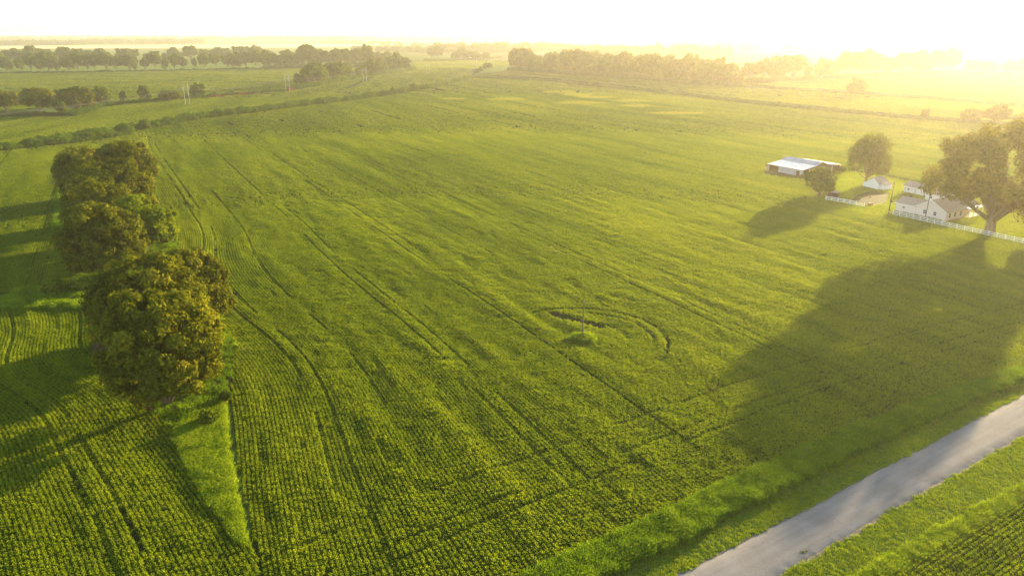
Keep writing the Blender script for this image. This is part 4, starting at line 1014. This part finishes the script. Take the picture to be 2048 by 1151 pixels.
ORD = 'first second third fourth fifth sixth seventh eighth ninth tenth eleventh twelfth thirteenth fourteenth fifteenth sixteenth seventeenth eighteenth nineteenth twentieth twenty-first twenty-second twenty-third twenty-fourth twenty-fifth twenty-sixth twenty-seventh twenty-eighth twenty-ninth thirtieth thirty-first thirty-second thirty-third thirty-fourth thirty-fifth thirty-sixth'.split()
def treeline(keys, pts, n, w, h, group, phrase, jx=3, jy=1.0, skip=()):
    xs_ = [p[0] for p in pts]; ys_ = [p[1] for p in pts]; L_ = []
    for i in range(n):
        f_ = (i + .5) / n; x = xs_[0] + (xs_[-1] - xs_[0]) * f_ + random.uniform(-jx, jx)
        y = float(np.interp(x, xs_, ys_)) + random.uniform(-jy, jy)
        L_.append((x, y))
    L_.sort()
    for i, (x, y) in enumerate(L_):
        s = random.choice([.62, .8, .95, 1.05, 1.2, 1.3])
        place_px(random.choice(keys), x, y, w * s * random.uniform(.8, 1.3), h * s ** .8 * random.uniform(.85, 1.1), phrase % ORD[i], group=group, name='tree')
MID = ['mid0', 'mid1', 'mid2', 'mid3']; TALL = ['tall0', 'tall1', 'tall2']; STEM = ['stem0', 'stem1', 'stem2']
# clipped tree row towards the centre
treeline(TALL + MID[:2], [(590, 176), (640, 170), (700, 157)], 10, 30, 42, 'trees of the sunlit row behind the power poles', '%s tree from the left in the sunlit row behind the power poles', 3, 1)
treeline(TALL + MID[:2], [(712, 156), (760, 150), (822, 140)], 13, 20, 34, 'trees of the far half of the sunlit row', '%s tree from the left in the far half of the sunlit row', 3, 1.5)
treeline(MID, [(740, 146), (800, 138)], 5, 20, 30, 'trees behind the far half of the sunlit row', '%s tree of the second rank behind the sunlit row', 3, 1.5)
# sparse row of separate trees far left
treeline(STEM + MID[:2], [(-30, 143), (250, 143), (520, 136)], 28, 30, 40, 'separate trees of the far row at left', '%s tree from the left in the far row of separate trees', 5, .8)
treeline(STEM, [(-30, 128), (250, 126), (560, 120)], 32, 30, 34, 'trees of the second far row at left', '%s tree from the left in the hazier row behind the separate trees', 6, 1.2)
treeline(MID + TALL, [(530, 138), (700, 134), (740, 133)], 16, 30, 50, 'trees of the dense dark stand', '%s tree from the left in the dense dark stand at middle distance', 3, 1)
treeline(MID, [(720, 130), (800, 124)], 6, 20, 26, 'trees right of the dense dark stand', '%s hazy tree right of the dense dark stand', 4, 1.2)
# thicket at the far corner
treeline(MID + TALL[:1], [(857, 118), (885, 117)], 2, 20, 24, 'pair of trees beyond the power line', '%s of the pair of hazy trees beyond the power line', 2, .5)
treeline(MID, [(905, 120), (975, 122)], 6, 22, 22, 'hazy thicket trees behind the last pole', '%s tree from the left in the hazy thicket behind the last pole', 3, 1.0)
treeline(MID, [(948, 152), (985, 135)], 4, 16, 15, 'trees at the meeting of the hedgerows', '%s tree from the left where the hedgerows meet', 3, 1.0)
# long wood right of centre
treeline(MID + ['midw0', 'midw1'], [(1027, 142), (1100, 146), (1300, 161), (1478, 174)], 34, 40, 50, 'trees along the front of the long hazy wood', '%s tree from the left along the front of the long hazy wood', 4, .6)
treeline(MID, [(1045, 138), (1300, 154), (1470, 166)], 17, 36, 50, 'trees in the second rank of the long hazy wood', '%s tree from the left in the rear rank of the long hazy wood', 6, 1.0)
treeline(STEM + MID[:2], [(1488, 165), (1700, 156), (1900, 148)], 15, 46, 54, 'glowing trees of the line right of the long wood', '%s tree from the left in the glowing line right of the long wood', 6, 1.2)
treeline(STEM, [(1915, 150), (2100, 156)], 5, 42, 40, 'palest trees at the upper right', '%s of the palest trees at the upper right edge', 8, 1.5)
place_px('mid0', 1712, 193, 46, 44, 'lone rounded tree standing on the dark hedge line')
for (k, x, y, w, h, lab) in [('tall1', 1848, 242, 22, 26, 'small tree on the hedgerow, left of the glowing pair'), ('mid2', 1940, 247, 48, 32, 'low tree on the hedgerow before the glowing pair'), ('midw0', 1993, 252, 60, 46, 'broad glowing tree on the hedgerow above the oak'), ('mid1', 2045, 258, 52, 36, 'glowing tree on the hedgerow at the right edge')]:
    place_px(k, x, y, w, h, lab)
# far woods that read as masses
far_src = [source('far_tree', np_mesh('far_tree', (lambda c: c[0])(crown_data(220 + i, 8.0, 14.0, 14, 500, 1.3, rough=.3)), (lambda c: c[1])(crown_data(220 + i, 8.0, 14.0, 14, 500, 1.3, rough=.3)), M['hedge'])) for i in range(4)]
def wood(line, n, deep, smin, smax, label):
    pts = [np.array(at(*p)[:2]) for p in line]; Q = []
    for a_, b_ in zip(pts[:-1], pts[1:]):
        k = max(2, n // (len(pts) - 1)); f_ = rng.random(k)[:, None]; dd = a_ + f_ * (b_ - a_)
        u_ = dd / np.linalg.norm(dd, axis=1, keepdims=True); Q.append(dd + u_ * rng.uniform(0, deep, k)[:, None])
    P = np.concatenate(Q); n = len(P); s = rng.uniform(smin, smax, n)
    scatter('far_woodland', np.c_[P, np.zeros(n)], rng.uniform(0, 6.28, n), np.stack([s * 1.1, s * 1.1, s], 1), np.clip(.25 + .1 * rng.normal(size=n), 0, .8), rng.integers(0, 4, n), far_src, label)
wood([(1000, 107), (860, 107)], 60, 80, 1.2, 1.8, 'hazy wood behind the far corner of the big field')
wood([(860, 107), (1140, 106)], 110, 140, 1.2, 2.0, 'hazy wood above the middle of the picture')
wood([(1145, 112), (1460, 118)], 110, 120, 1.1, 1.9, 'pale wood behind the long hazy wood')
wood([(1300, 104), (1900, 112), (2200, 120)], 160, 160, 1.1, 2.0, 'palest wood towards the sun')
wood([(-100, 93), (180, 92)], 110, 300, 1.1, 1.9, 'hazy wood beyond the tan field at the left edge')
wood([(180, 90), (410, 89)], 120, 200, 1.3, 2.0, 'hazy wood beyond the tan field')
wood([(640, 88), (690, 89), (860, 98)], 60, 100, 1.1, 1.6, 'scattered hazy trees past the tan field')
wood([(700, 104), (860, 108)], 40, 60, 1.0, 1.4, 'hazy tree line above the dense stand')
for (x0, x1, y, n, d_) in ((-100, 700, 84, 260, 700), (500, 1400, 83, 300, 800), (1200, 2200, 84, 260, 900), (-100, 1100, 78, 360, 1500), (1000, 2200, 78, 320, 1500), (-200, 2200, 74, 500, 3000)):
    wood([(x0, y), (x1, y)], n, d_, 1.2, 2.6, 'farthest misty woodland along the horizon')
print('done')
